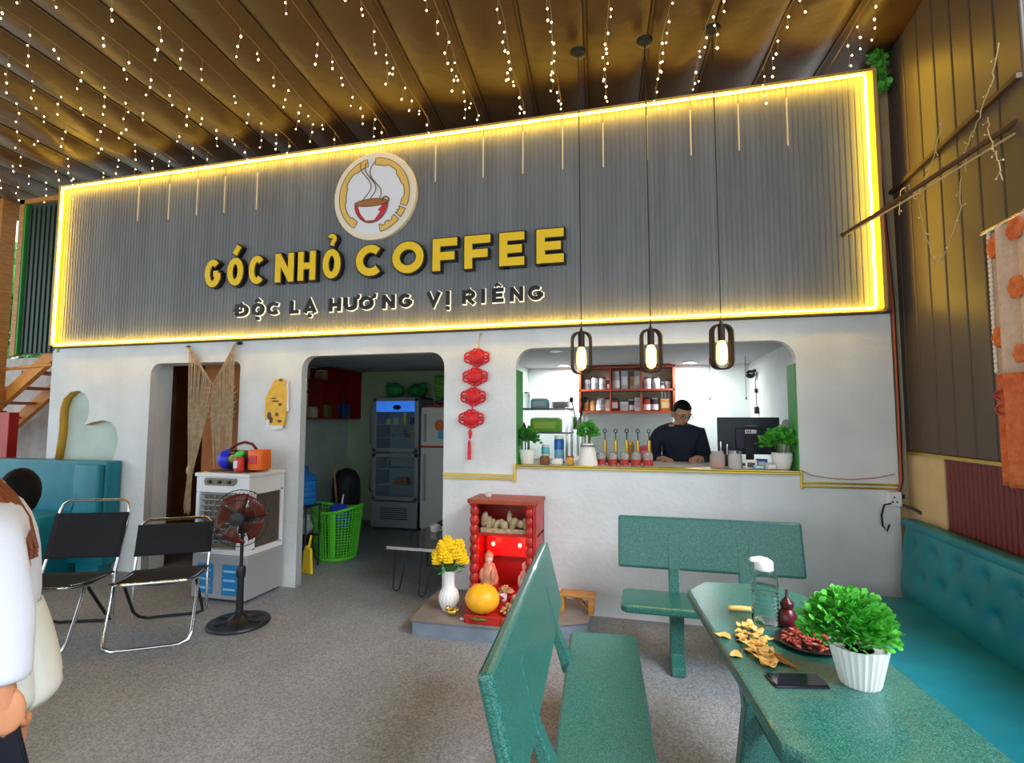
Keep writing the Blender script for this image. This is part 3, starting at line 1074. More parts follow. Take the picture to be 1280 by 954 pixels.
# side grille
sg = MB()
for i in range(15):
    y = Y0 + .085 + i * .021
    sg.box(X1 - .014, X1 - .004, y, y + .007, .45, ZT - .16)
sg.build('side_grille', mat('grille_brown', (.14, .11, .09), .5), ac, smooth=False, off=CO)
MB().box(X1 - .022, X1 + .004, Y0 + .06, Y0 + .08, .44, ZT - .13).box(X1 - .022, X1 + .004, Y1 - .05, Y1 - .03, .44, ZT - .13).box(X1 - .022, X1 + .004, Y0 + .06, Y1 - .03, .43, .45).box(X1 - .022, X1 + .004, Y0 + .06, Y1 - .03, ZT - .16, ZT - .14).build('grille_frame', WHITEPL, ac, smooth=False, off=CO)
MB().box(X0 - .005, X1 + .005, Y0 - .005, Y1, FZ + .02, .40).build('water_tank', GREYPL, ac, smooth=False, bevel=.012, off=CO)
for x in (X0 + .06, X0 + .30):
    wv = MB().box(x, x + .15, Y0 - .012, Y0 - .002, FZ + .06, FZ + .30).build('water_window', mat('water_blue', (.02, .22, .52), .15), ac, smooth=False, bevel=.012, off=CO)
    for k_ in range(3):
        MB().box(x + .02, x + .13, Y0 - .016, Y0 - .011, FZ + .10 + k_ * .07, FZ + .115 + k_ * .07).build('level_mark', mat('level_light', (.30, .62, .85), .3), wv, smooth=False, off=CO)
for x in (X0 + .04, X1 - .04):
    for y in (Y0 + .05, Y1 - .05):
        MB().cyl((x - .01, y, FZ + .02), (x + .01, y, FZ + .02), .02, n=12).build('caster', BLACKPL, ac, off=CO)

# toy portable box on the cooler: carry case with bright plastic pieces
TY = (-3.32, -.28, ZT + .01)
toy = thing('toy_drum_case', 'rounded toy case in blue, green and orange with red handle', 'toy', TY)
mt_ = lambda n_, c: mat(n_, c, .3)
MB().tube([(-.15, 0, .085), (.16, 0, .085)], .082, 20).build('case', mt_('toy_black', (.02, .02, .03)), toy)
MB().ell((-.145, -.02, .09), (.075, .085, .085), 18, 12).build('blue_end', mt_('toy_blue', (.02, .03, .75)), toy)
MB().ell((-.035, -.075, .10), (.045, .03, .035), 14, 9).build('olive_button', mt_('toy_olive', (.26, .30, .04)), toy)
MB().ell((.02, -.075, .135), (.045, .03, .028), 14, 9, Matrix.Rotation(rad(-25), 3, 'Y')).build('green_button', mt_('toy_green', (.05, .75, .08)), toy)
cushion(MB(), .09, .235, -.085, .075, .01, .175, .04).build('orange_end', mt_('toy_orange', (.90, .16, .02)), toy)
MB().box(.13, .20, -.092, -.084, .06, .13).build('orange_grille', mt_('toy_red', (.62, .03, .03)), toy, smooth=False)
MB().lathe([(.036, 0), (.04, .02), (.038, .10), (.03, .12)], (.065, -.125, 0), 16).build('red_can', mt_('toy_red', (.62, .03, .03)), toy)
MB().box(.045, .08, -.167, -.160, .03, .09).build('can_label', LABELW, toy, smooth=False)
MB().tube([(-.16, 0, .16), (-.09, 0, .21), (0, 0, .235), (.08, 0, .22), (.13, 0, .17)], .012, 8).build('carry_handle', mt_('toy_darkred', (.16, .012, .02)), toy)
bk = tag(MB().box(-3.58, -3.20, -.40, -.12, ZT + .01, ZT + .022).build('tray', mat('tray_brown', (.12, .07, .04), .5), smooth=False, bevel=.004), 'thin brown tray lying on top of the air cooler', 'tray')
toy.location.z += .012

# ================================================================== STAND FAN
FN = (-2.85, -.80, FZ)
fan = thing('stand_fan', 'black stand fan with round base in front of the air cooler', 'fan', FN)
MB().lathe([(.20, 0), (.21, .012), (.205, .025), (.16, .032), (.15, .028), (.09, .03), (.05, .06), (.035, .075)], n=36).build('base', BLACKPL, fan)
for k_ in range(6):
    a = k_ * PI / 3
    MB().box(.05, .165, -.012, .012, .026, .04, Matrix.Rotation(a, 4, 'Z')).build('base_rib', BLACKPL, fan, smooth=False)
MB().cyl((0, 0, .06), (0, 0, .36), .026, .022).build('lower_pole', BLACKPL, fan)
MB().cyl((0, 0, .36), (0, 0, .66), .012).build('upper_pole', DARKSTEEL, fan)
MB().lathe([(.030, .33), (.032, .35), (.032, .39), (.024, .41)], n=16).build('collar', BLACKPL, fan)
hz = .755
fdir = Vector((.34, -.92, .06)).normalized()
Mf = Matrix.Translation((0, 0, hz)) @ fdir.to_track_quat('Z', 'Y').to_matrix().to_4x4()


def tf(mb):
    mb.v = [tuple(Mf @ Vector(v)) for v in mb.v]
    return mb


tf(MB().lathe([(.02, -.16), (.055, -.15), (.065, -.10), (.06, -.03), (.05, 0)], n=20)).build('motor_housing', BLACKPL, fan)
MB().box(-.02, .02, -.02, .02, .64, .72).build('neck', BLACKPL, fan, smooth=False, bevel=.004)
cg = MB()
RC = .20
for k_ in range(40):
    a = 2 * PI * k_ / 40
    for sgn in (1, -1):
        pts = [(rr * math.cos(a), rr * math.sin(a), .055 + sgn * dz) for rr, dz in ((.05, .055), (.13, .052), (.18, .035), (RC, 0))]
        cg.tube(pts, .0015, 3, caps=False)
for rr, dz in ((RC, 0), (.13, .053), (.13, -.053), (.05, .056)):
    cg.tube([(rr * math.cos(2 * PI * j / 40), rr * math.sin(2 * PI * j / 40), .055 + dz) for j in range(40)], .003, 4, closed=True)
tf(cg).build('cage', mat('cage_black', (.03, .03, .03), .4), fan)
tf(MB().lathe([(.045, .105), (.045, .115), (.02, .12)], n=20)).build('cage_badge', BLACKPL, fan)
FB = mat('blade_red', (.20, .028, .018), .3, trans=.35)
hub = tf(MB().lathe([(.03, .02), (.032, .07), (.02, .085)], n=16)).build('hub', BLACKPL, fan)
for k_ in range(5):
    a = 2 * PI * k_ / 5 + .3

    def bl(u, v, a=a):
        r = .028 + .145 * v
        th = a + (u - .5) * (1.15 * (.55 + .5 * v)) + .35 * v
        return (r * math.cos(th), r * math.sin(th), .05 + (u - .5) * .05)
    tf(MB().sheet(bl, 6, 6)).build('blade', FB, hub, solid=.003)

# ================================================================== MACRAME CURTAIN
MC = (-3.93, -.05, 2.2)
mcr = thing('macrame_curtain', 'beige knotted cord curtain hung in the left doorway', 'curtain', MC)
rng = random.Random(3)


def cord(mb, pts, r=.0045):
    mb.tube(pts, r, 4, caps=False)


xl, xr = -4.22, -3.645
left = MB()
for k_ in range(26):
    u = k_ / 25
    top = (xl + .04 * u, -.05, 2.185 - .01 * u)
    vx = xl + .03 + (.30) * u
    vz = 2.16 - .36 * u ** .8
    tie = (-4.11 + .03 * (u - .5), -.05 + rng.uniform(-.012, .012), 1.02 + rng.uniform(-.03, .03))
    low = (-4.13 + .07 * (u - .5), -.05 + rng.uniform(-.012, .012), .66 + rng.uniform(-.05, .05))
    cord(left, [top, (vx, -.05 + rng.uniform(-.01, .01), vz), (vx * .6 + tie[0] * .4 + .02 * u, -.05, 1.5 + .03 * u), tie, low])
left.build('left_cords', MACRAME, mcr, off=MC)
right = MB()
for k_ in range(26):
    u = k_ / 25
    top = (xr - .03 * u, -.05, 2.195)
    vx = xr - .03 - .24 * u
    vz = 2.15 - .35 * u ** .8
    low = (xr - .02 - .20 * u, -.05 + rng.uniform(-.012, .012), 1.10 + rng.uniform(-.06, .06))
    cord(right, [top, (vx, -.05 + rng.uniform(-.01, .01), vz), (vx + .01, -.05, 1.55), low])
right.build('right_cords', MACRAME, mcr, off=MC)
md = MB()
for r_ in range(7):
    z = 1.80 - r_ * .045
    for k_ in range(12):
        x = -4.16 + k_ * .043 + (r_ % 2) * .02
        md.tube([(x, -.055, z), (x + .02, -.06, z - .022), (x + .043, -.055, z)], .004, 4, caps=False)
md.build('knotted_band', MACRAME, mcr, off=MC)
MB().ell((-4.115, -.05, 1.02), (.035, .03, .05), 12, 8).build('tie_knot', MACRAME, mcr, off=MC)
MB().tube([(xl, -.05, 2.185), (xl - .01, -.02, 2.195), (xl - .01, .004, 2.195)], .008, 6).build('hook', BLACKPL, mcr, off=MC)
MB().tube([(xr, -.05, 2.195), (xr, -.02, 2.205), (xr, .004, 2.205)], .016, 8).build('hook', BLACKPL, mcr, off=MC)

# ================================================================== WALL DECOR
SK = (-3.225, -.012, 1.63)
sk = thing('skateboard_plaque', 'yellow board shaped plaque with dark prints on the white pillar', 'wall decor', SK)
shape = [(-.10, -.20), (-.06, -.225), (.02, -.228), (.09, -.20), (.115, -.05), (.118, .10), (.10, .20), (.05, .235), (-.02, .225), (-.07, .13), (-.108, .06), (-.112, -.06)]
MB().prism(shape, 0, -.02).build('board', mat('decor_yellow', (.82, .45, .02), .45, var=.1, vscale=18), sk, smooth=False, bevel=.004)
MB().prism([(.118 + .016, -.06), (.118, -.06), (.105, .19), (.12, .21)], 0, -.018).build('side_edge', LABELW, sk, smooth=False)
MB().prism([(-.105, -.185), (.09, -.19), (.085, -.215), (.02, -.228), (-.06, -.225), (-.095, -.21)], -.0205, -.023).build('white_base', LABELW, sk, smooth=False)
for cx_, cz_, rx, rz_ in ((-.06, -.10, .022, .035), (-.04, -.14, .02, .03), (.02, -.09, .018, .018), (.05, -.15, .025, .014), (0, .03, .04, .008), (.05, .0, .02, .014), (-.02, .055, .03, .006), (.05, .22, .02, .012)):
    MB().prism([(cx_ + rx * math.cos(2 * PI * j / 10), cz_ + rz_ * math.sin(2 * PI * j / 10)) for j in range(10)], -.0205, -.022).build('print', mat('decor_brown', (.12, .05, .02), .5), sk, smooth=False)
MB().prism([(-.075 + .02 * math.cos(2 * PI * j / 10), -.16 + .03 * math.sin(2 * PI * j / 10)) for j in range(10)], -.0222, -.0235).build('white_print', LABELW, sk, smooth=False)

KN = (-1.335, -.03, 1.75)
kn = thing('knot_garland', 'red hanging garland of four round lucky knots with a tassel', 'garland', KN)
MB().tube([(-1.296, -.005, 2.19), (-1.285, -.02, 2.205), (-1.296, -.03, 2.20), (-1.30, -.03, 2.17), (-1.31, -.03, 2.06)], .004, 6).build('hook', GOLDLINE, kn, off=KN)
for i, (x, z) in enumerate(((-1.322, 2.004), (-1.336, 1.847), (-1.35, 1.684), (-1.366, 1.505))):
    b = MB().ell((x, -.03, z), (.066, .030, .056), 18, 10).build('knot', REDSATIN, kn, off=KN)
    lp_ = MB()
    for k_ in range(12):
        a = 2 * PI * k_ / 12 + .26
        big = abs(math.cos(a)) > .9
        rr = .030 if big else .017
        c_ = (x + (.075 if big else .060) * math.cos(a), z + .056 * math.sin(a))
        lp_.tube([(c_[0] + rr * math.cos(2 * PI * j / 10), -.03 + .004 * math.sin(j), c_[1] + rr * math.sin(2 * PI * j / 10) * .9) for j in range(10)], .0085, 5, closed=True)
    lp_.build('knot_loops', REDSATIN, b, off=KN)
    MB().tube([(x, -.03, z - .05), (x - .008, -.03, z - .105)], .006, 5).build('link', REDSATIN, kn, off=KN)
MB().lathe([(.004, .08), (.016, .06), (.014, .03), (.006, 0)], (-1.374, -.03, 1.34), 10).build('bead', REDSATIN, kn, off=KN)
MB().lathe([(.004, .16), (.013, .14), (.016, .0)], (-1.380, -.03, 1.175), 10).tube([(-1.376, -.03, 1.36), (-1.380, -.03, 1.30)], .003, 4).build('tassel', REDSATIN, kn, off=KN)

# ================================================================== ALTAR ON ITS PLATFORM
PF = (-.98, -.32, FZ)
pf = thing('altar_platform', 'low grey stone platform carrying the red altar', 'platform', PF)
MB().prism([(-1.565, -.66), (-.88, -.645), (-.40, -.40), (-.40, -.004), (-1.62, -.004), (-1.60, -.3)], FZ, .125, 'z').build('slab', mat('slate_blue', (.20, .235, .29), .5, var=.15, vscale=5), pf, smooth=False, off=PF)
MB().prism([(-1.575, -.67), (-.88, -.655), (-.39, -.41), (-.39, -.003), (-1.63, -.003), (-1.61, -.3)], .125, .14, 'z').build('top_tile', mat('platform_top', (.235, .195, .175), .35, var=.15, vscale=5), pf, smooth=False, off=PF)
PT = .14
AL = (-1.03, -.2, PT)
al = thing('altar', 'red lacquer altar cabinet with carved columns on the stone platform', 'altar', AL)
ax0, ax1, ay0, ay1 = -1.295, -.765, -.32, -.01
cab = MB()
cab.box(ax0 + .02, ax0 + .045, ay0 + .03, ay1, PT + .02, .875)
cab.box(ax1 - .03, ax1 - .005, ay0 + .0, ay1, PT + .02, .875)
cab.box(ax0 + .02, ax1 - .005, ay1 - .02, ay1, PT + .02, .875)
cab.box(ax0 + .02, ax1 - .005, ay0 + .03, ay1, .64, .66)
cab.build('cabinet', REDLACQ, al, smooth=False, bevel=.003, off=AL)
MB().prism([(ax0 + .02, ay0 - .01), (ax1 - .01, ay0 - .01), (ax1 + .005, ay0 + .01), (ax1 + .005, ay1), (ax0 - .005, ay1), (ax0 - .005, ay0 + .02)], .875, .905, 'z').build('roof', REDWOOD, al, smooth=False, bevel=.005, off=AL)
bs = [(ax0 - .01, -.01), (ax0 - .02, -.34), (ax0 + .04, -.52), (-1.20, -.64), (-.93, -.64), (-.80, -.55), (ax1 + .01, -.34), (ax1 + .005, -.01)]
MB().prism(bs, PT, PT + .035, 'z').build('base_tray', REDLACQ, al, smooth=False, bevel=.004, off=AL)
MB().box(-1.19, -.935, -.652, -.638, PT, PT + .055).box(-.95, -.80, -.645, -.63, PT, PT + .055, Matrix.Translation((-.875, -.615, 0)) @ Matrix.Rotation(rad(31), 4, 'Z') @ Matrix.Translation((.875, .635, 0))).build('tray_rim', REDLACQ, al, smooth=False, bevel=.003, off=AL)
for x in (ax0 + .05, ax1 - .055):
    prof = [(.034, 0), (.036, .03)]
    z = .05
    while z < .66:
        prof += [(.024, z), (.034, z + .02), (.036, z + .045), (.026, z + .065)]
        z += .07
    prof += [(.036, .685), (.038, .70)]
    MB().lathe(prof, (x, ay0 + .03, PT + .035), 16).build('column', REDLACQ, al, off=AL)
MB().box(ax0 + .08, ax1 - .08, ay1 - .05, ay1 - .022, PT + .3, .62).build('back_screen', mat('altar_screen', (.60, .02, .02), .35), al, smooth=False, off=AL)
# pale carved relief in the top shelf
rl = MB()
rg = random.Random(5)
for k_ in range(11):
    x = ax0 + .11 + k_ * .032
    rl.ell((x, ay0 + .07 + rg.uniform(-.01, .03), .66 + .055 + rg.uniform(0, .05)), (rg.uniform(.018, .032), .02, rg.uniform(.03, .06)), 10, 7, Matrix.Rotation(rg.uniform(-.5, .5), 3, 'Y'))
rl.box(ax0 + .09, ax1 - .09, ay0 + .05, ay0 + .10, .66, .69)
rl.build('carving', mat('carving_pale', (.42, .31, .18), .5, var=.3, vscale=30), al, off=AL)
for x in (-1.145, -.935):
    t = tag(MB().ell((x, -.13, .545), (.013, .013, .016), 12, 8).build('altar_bulb', glow('red_bulb', (1.0, .12, .05), 25), al, off=AL))
    point_light('altar_bulb_light', (x, -.13, .545), .8, (1, .05, .03), .022)
tag(MB().lathe([(.02, 0), (.026, .005), (.028, .03), (.024, .032)], (-1.175, -.17, .905), 14).build('incense_cup', mat('cup_glass', (.6, .6, .58), .2)), 'tiny glass cup standing on the altar roof', 'cup')

# figures and offerings
def statue(name, label, loc, s_, m1, m2):
    t = thing(name, label, 'figurine', loc)
    MB().lathe([(.075 * s_, 0), (.085 * s_, .02 * s_), (.08 * s_, .05 * s_)], n=18).build('plinth', REDLACQ, t)
    MB().lathe([(.07 * s_, .045 * s_), (.078 * s_, .08 * s_), (.062 * s_, .14 * s_), (.045 * s_, .19 * s_), (.028 * s_, .205 * s_)], n=18).ell((-.045 * s_, -.045 * s_, .12 * s_), (.022 * s_, .03 * s_, .05 * s_), 10, 8).ell((.045 * s_, -.045 * s_, .12 * s_), (.022 * s_, .03 * s_, .05 * s_), 10, 8).build('robe', m1, t)
    MB().ell((0, -.005 * s_, .235 * s_), (.032 * s_, .034 * s_, .038 * s_), 14, 10).build('head', m2, t)
    MB().lathe([(.036 * s_, .25 * s_), (.034 * s_, .27 * s_), (.008 * s_, .295 * s_)], n=14).build('hat', m1, t)
    return t


STAT = mat('statue_pink', (.62, .26, .14), .4, var=.3, vscale=25)
STATW = mat('statue_white', (.72, .55, .45), .4, var=.2, vscale=25)
statue('figurine', 'pink robed seated figurine at the flower side of the altar', (-1.15, -.225, PT + .095), .95, STAT, STATW)
statue('figurine', 'pale slim figurine under the brighter red bulb inside the altar', (-.878, -.20, PT + .095), .72, STATW, STATW)
MB().box(-1.24, -.83, -.365, -.13, PT + .035, PT + .095).build('step', REDLACQ, al, smooth=False, off=AL)


def heap(name, label, cat, loc, rx, ry, h, n, r, m, dish=None, seed=1, el=1.6):
    t = thing(name, label, cat, loc)
    if dish:
        MB().lathe([(rx * .6, 0), (rx * 1.02, .012), (rx * 1.08, .022), (rx * .95, .018)], n=24).build('dish', dish, t)
    g = random.Random(seed)
    mb_ = MB()
    for k_ in range(n):
        a = g.uniform(0, 2 * PI)
        q = math.sqrt(g.random())
        z = h * (1 - q * q) * g.uniform(.4, 1) + r + .01
        M = Matrix.Rotation(g.uniform(0, 6), 3, 'Z') @ Matrix.Rotation(g.uniform(-.6, .6), 3, 'Y')
        mb_.ell((rx * q * math.cos(a), ry * q * math.sin(a), z), (r * el, r, r * .8), 7, 5, M)
    tag(mb_.build('pieces', m, t), kind='stuff')
    return t


NUT = mat('peanut', (.50, .28, .13), .6, var=.3, vscale=40)
heap('nut_dish', 'dish heaped with brown nuts before the pink figurine', 'dish', (-1.0, -.305, PT + .095), .048, .045, .045, 50, .010, NUT, REDLACQ, 2)
heap('nut_pile', 'pile of pale peanuts at the granite bench side of the altar tray', 'peanuts', (-.87, -.38, PT + .035), .075, .06, .09, 90, .012, mat('peanut_pale', (.60, .42, .24), .6, var=.35, vscale=40), None, 3)
heap('grain_dish', 'small dish of brown grain beside the big yellow pomelo', 'dish', (-.92, -.525, PT + .035), .05, .045, .05, 50, .010, NUT, REDLACQ, 4)
OFF = mat('cup_porcelain', (.75, .65, .68), .3)
for i, (x, y) in enumerate(((-1.215, -.40), (-1.155, -.405), (-1.09, -.41), (-1.035, -.415), (-.985, -.42))):
    t = thing('offering_cup', 'tiny pale offering cup with dark red front, in the altar row', 'cup', (x, y, PT + .035), 0, 'row of offering cups')
    MB().box(-.03, .03, -.02, .02, 0, .05).build('stand', REDLACQ, t, smooth=False)
    MB().lathe([(.014, .05), (.024, .06), (.027, .095), (.024, .095), (.018, .065)], n=14).build('cup', OFF, t)
    MB().ell((0, -.026, .078), (.012, .004, .010), 8, 6).build('cup_print', REDSATIN, t)
# incense burner under cups so nothing floats
pm = thing('pomelo', 'big round yellow pomelo with a green leaf on the altar tray', 'fruit', (-1.10, -.545, PT + .035))


def pum(p):
    return p * (1 + .015 * math.cos(9 * math.atan2(p.y, p.x)))


MB().ell((0, 0, .098), (.118, .112, .098), 36, 18, fn=pum).build('fruit', mat('pomelo_skin', (.95, .44, .015), .45, var=.06, vscale=30, bump=.1, bscale=150), pm)
MB().lathe([(.012, .19), (.008, .205)], n=8).build('stem', STEMM, pm)
MB().prism([(-.06, -.105), (0, -.135), (.07, -.12), (.03, -.10)], .002, .006, 'z').build('leaf', LEAFDARK, pm, smooth=False)

# flower vase
VZ = (-1.385, -.44, PT)
vs_ = thing('flower_vase', 'ribbed white vase of yellow chrysanthemums beside the altar', 'vase', VZ)
MB().lathe([(.045, 0), (.05, .01), (.068, .05), (.072, .09), (.062, .13), (.042, .155), (.037, .18), (.038, .25), (.046, .275), (.042, .275), (.034, .25)], n=72, flute=18, fdepth=.035).build('vase', POTWHITE, vs_)
g = random.Random(11)
fl_pos = []
FLOW = mat('chrysanthemum', (.93, .62, .01), .6, var=.1, vscale=60)
for k_ in range(24):
    a = k_ * 2.4
    q = math.sqrt((k_ + .5) / 24)
    p = (.12 * q * math.cos(a), .09 * q * math.sin(a), .455 - .10 * q * q + g.uniform(-.035, .03))
    r = g.uniform(.032, .042)
    mb = MB()
    for ring, (rr, zz, np_) in enumerate(((.95, -.45, 12), (1.05, -.05, 12), (.85, .4, 10), (.5, .75, 7))):
        for j in range(np_):
            aa = 2 * PI * j / np_ + ring * .3
            mb.ell((p[0] + r * rr * .6 * math.cos(aa), p[1] + r * rr * .6 * math.sin(aa), p[2] + r * zz), (r * .5, r * .24, r * .30), 6, 4, Matrix.Rotation(aa, 3, 'Z') @ Matrix.Rotation(-zz * .9, 3, 'Y'))
    mb.ell((p[0], p[1], p[2] + r * .3), (r * .5, r * .5, r * .4), 8, 6)
    f_ = mb.build('flower', FLOW, vs_)
    MB().tube([(p[0] * .15, p[1] * .15, .24), (p[0] * .6, p[1] * .6, .36), p], .004, 5).build('stem', STEMM, f_)
lv = MB()
for k_ in range(34):
    a = g.uniform(0, 2 * PI)
    r = g.uniform(.03, .10)
    z = g.uniform(.275, .37)
    lv.ell((r * math.cos(a), r * math.sin(a), z), (.03, .012, .004), 6, 4, Matrix.Rotation(a, 3, 'Z') @ Matrix.Rotation(g.uniform(-.7, .7), 3, 'Y'))
tag(lv.build('leaves', LEAFDARK, vs_), kind='stuff')
gp = thing('gold_trinket', 'small gold ornament on the platform before the white vase', 'ornament', (-1.32, -.545, PT))
MB().ell((0, 0, .025), (.04, .025, .025), 12, 8).build('body', GOLDLINE, gp)
MB().ell((-.035, 0, .045), (.018, .016, .02), 10, 7).ell((.035, 0, .04), (.02, .016, .014), 10, 7).build('lobes', GOLDLINE, gp)
lt = thing('lighter', 'small pale lighter lying on the platform by the altar tray', 'lighter', (-1.21, -.60, PT), rad(10))
MB().box(-.03, .02, -.008, .008, 0, .014).build('body', LABELW, lt, smooth=False, bevel=.003)
MB().box(.02, .034, -.007, .007, 0, .013).build('cap', STEEL, lt, smooth=False)
# little wooden stool end by the platform
ws = thing('wooden_stool', 'small orange wooden stool standing beside the stone platform', 'stool', (-.47, -.26, PT))
MB().box(-.14, .11, -.06, .06, .115, .135).build('seat', WOOD, ws, smooth=False, bevel=.004)
for x in (-.12, .085):
    MB().box(x - .018, x + .018, -.055, .055, 0, .115).build('leg', WOOD, ws, smooth=False, bevel=.003)
MB().tube([(.067, 0, .02), (0, 0, .09), (-.08, 0, .112)], .012, 6).build('brace', WOOD, ws)

# ================================================================== THINGS ON THE GRANITE TABLE
TT = .74


def foliage(mb, c, rx, ry, rz, n, ll, seed, droop=.0, lw=.45):
    g_ = random.Random(seed)
    for _ in range(n):
        a = g_.uniform(0, 2 * PI)
        u = g_.uniform(-.35, 1)
        q = math.sqrt(max(0, 1 - u * u)) * g_.uniform(.55, 1.0)
        rr = g_.uniform(.6, 1.05)
        p = Vector((c[0] + rx * q * rr * math.cos(a), c[1] + ry * q * rr * math.sin(a), c[2] + rz * u * rr - droop * q * q))
        d = Vector((math.cos(a) * q, math.sin(a) * q, .35 + u * .5 + g_.uniform(-.5, .4))).normalized()
        sd = d.cross(Vector((g_.uniform(-1, 1), g_.uniform(-1, 1), 1))).normalized()
        nn = d.cross(sd)
        l_ = ll * g_.uniform(.7, 1.2)
        w_ = l_ * lw
        mb.add([p, p + d * l_ * .35 + sd * w_ + nn * l_ * .08, p + d * l_ * .75 + sd * w_ * .8, p + d * l_, p + d * l_ * .75 - sd * w_ * .8, p + d * l_ * .35 - sd * w_ + nn * l_ * .08], [(0, 1, 2, 3), (0, 3, 4, 5)])
    return mb


def potted(name, label, loc, pot_prof, flute, c, r, n, ll, seed, lm, droop=0.0, group=None):
    t = thing(name, label, 'plant', loc, 0, group)
    MB().lathe(pot_prof, n=96 if flute else 28, flute=flute, fdepth=.03 if flute else 0).build('pot', POTWHITE, t)
    hz_ = max(z for _, z in pot_prof)
    rr_ = max(q for q, _ in pot_prof)
    MB().lathe([(rr_ * .86, hz_ - .02), (rr_ * .5, hz_ - .012)], n=20).build('soil', mat('soil', (.03, .02, .012), .9), t)
    g_ = random.Random(seed + 50)
    for _ in range(9):
        a = g_.uniform(0, 2 * PI)
        q = g_.uniform(.2, .8)
        MB().tube([(.02 * math.cos(a), .02 * math.sin(a), hz_ - .02), (c[0] + r[0] * q * .5 * math.cos(a), c[1] + r[1] * q * .5 * math.sin(a), c[2]), (c[0] + r[0] * q * math.cos(a), c[1] + r[1] * q * math.sin(a), c[2] + r[2] * .5)], .0025, 4).build('stem', STEMM, t)
    tag(foliage(MB(), c, *r, n, ll, seed, droop).build('leaves', lm, t, smooth=False), kind='stuff')
    return t


potted('potted_plant', 'bright green bushy plant in a fluted white pot on the granite table', (.59, -2.29, TT), [(.048, 0), (.052, .006), (.075, .108), (.077, .112), (.072, .112), (.068, .1)], 26, (-.02, .01, .165), (.125, .115, .085), 1900, .023, 21, LEAF, .015)

bt = thing('water_bottle', 'clear ribbed water bottle with white flip cap on the granite table', 'bottle', (.425, -1.875, TT))
prof = [(.040, 0), (.046, .006), (.047, .02)]
for k_ in range(7):
    z = .035 + k_ * .014
    prof += [(.047, z), (.044, z + .005), (.047, z + .010)]
prof += [(.047, .15), (.045, .175), (.036, .20), (.030, .208)]
MB().lathe(prof + [(.028, .206), (.034, .197), (.043, .173), (.0445, .15), (.0445, .02), (.038, .006)], n=32, cap=False).build('bottle', CLEARPET, bt)
MB().lathe([(.032, .198), (.033, .225), (.030, .232), (.02, .238)], n=24).build('cap', POTWHITE, bt)
MB().prism([(-.028, .225), (-.052, .228), (-.045, .238), (-.01, .245), (.02, .238), (.025, .228)], -.018, .018, 'y').build('spout', POTWHITE, bt, smooth=False, bevel=.004)
MB().lathe([(.0435, .006), (.0443, .02), (.0443, .115), (.001, .115)], n=24).build('water', mat('water', (.9, .95, .95), .02, trans=1.0, ior=1.1), bt)

sb = thing('sauce_bottle', 'dark red sauce squeeze bottle with pointed nozzle on the granite table', 'bottle', (.497, -1.885, TT))
MB().lathe([(.026, 0), (.033, .012), (.034, .03), (.028, .055), (.020, .065), (.022, .075)], n=24).build('bottle', mat('sauce_red', (.085, .010, .014), .25), sb)
MB().lathe([(.023, .072), (.024, .088), (.014, .098), (.006, .108), (.0035, .135)], n=20).build('nozzle', mat('sauce_cap', (.055, .008, .010), .3), sb)

pl = thing('snack_plate', 'black plate heaped with red dried meat strips beside the fluted pot', 'plate', (.535, -2.03, TT))
MB().lathe([(.06, 0), (.10, .006), (.112, .014), (.108, .014), (.06, .006)], n=36).build('plate', BLACKPL, pl)
g = random.Random(9)
mb = MB()
for k_ in range(150):
    a = g.uniform(0, 2 * PI)
    q = math.sqrt(g.random())
    z = .012 + .042 * (1 - q * q) * g.uniform(.5, 1)
    M = Matrix.Rotation(g.uniform(0, 6), 3, 'Z') @ Matrix.Rotation(g.uniform(-.5, .5), 3, 'Y')
    mb.ell((.085 * q * math.cos(a), .085 * q * math.sin(a), z), (.016, .006, .005), 6, 4, M)
tag(mb.build('meat_strips', mat('dried_meat', (.30, .025, .02), .4, col2=(.52, .10, .07), vscale=50), pl), kind='stuff')

CHIPM = mat('chips', (.90, .66, .26), .55, col2=(.80, .42, .08), vscale=25)


def chip_mesh(seed):
    g_ = random.Random(seed)
    rx, ry = g_.uniform(.014, .022), g_.uniform(.010, .016)
    mb_ = MB()
    ring = []
    for j in range(9):
        a = 2 * PI * j / 9
        k2 = g_.uniform(.8, 1.1)
        ring.append((rx * k2 * math.cos(a), ry * k2 * math.sin(a), .005 * math.cos(2 * a) + .004))
    top = [(x, y_, z + .002) for x, y_, z in ring]
    mb_.add(ring + top + [(0, 0, 0), (0, 0, .003)], [(18, (j + 1) % 9, j) for j in range(9)] + [(19, 9 + j, 9 + (j + 1) % 9) for j in range(9)] + [(j, (j + 1) % 9, 9 + (j + 1) % 9, 9 + j) for j in range(9)])
    return mb_.mesh('chip', CHIPM, True)


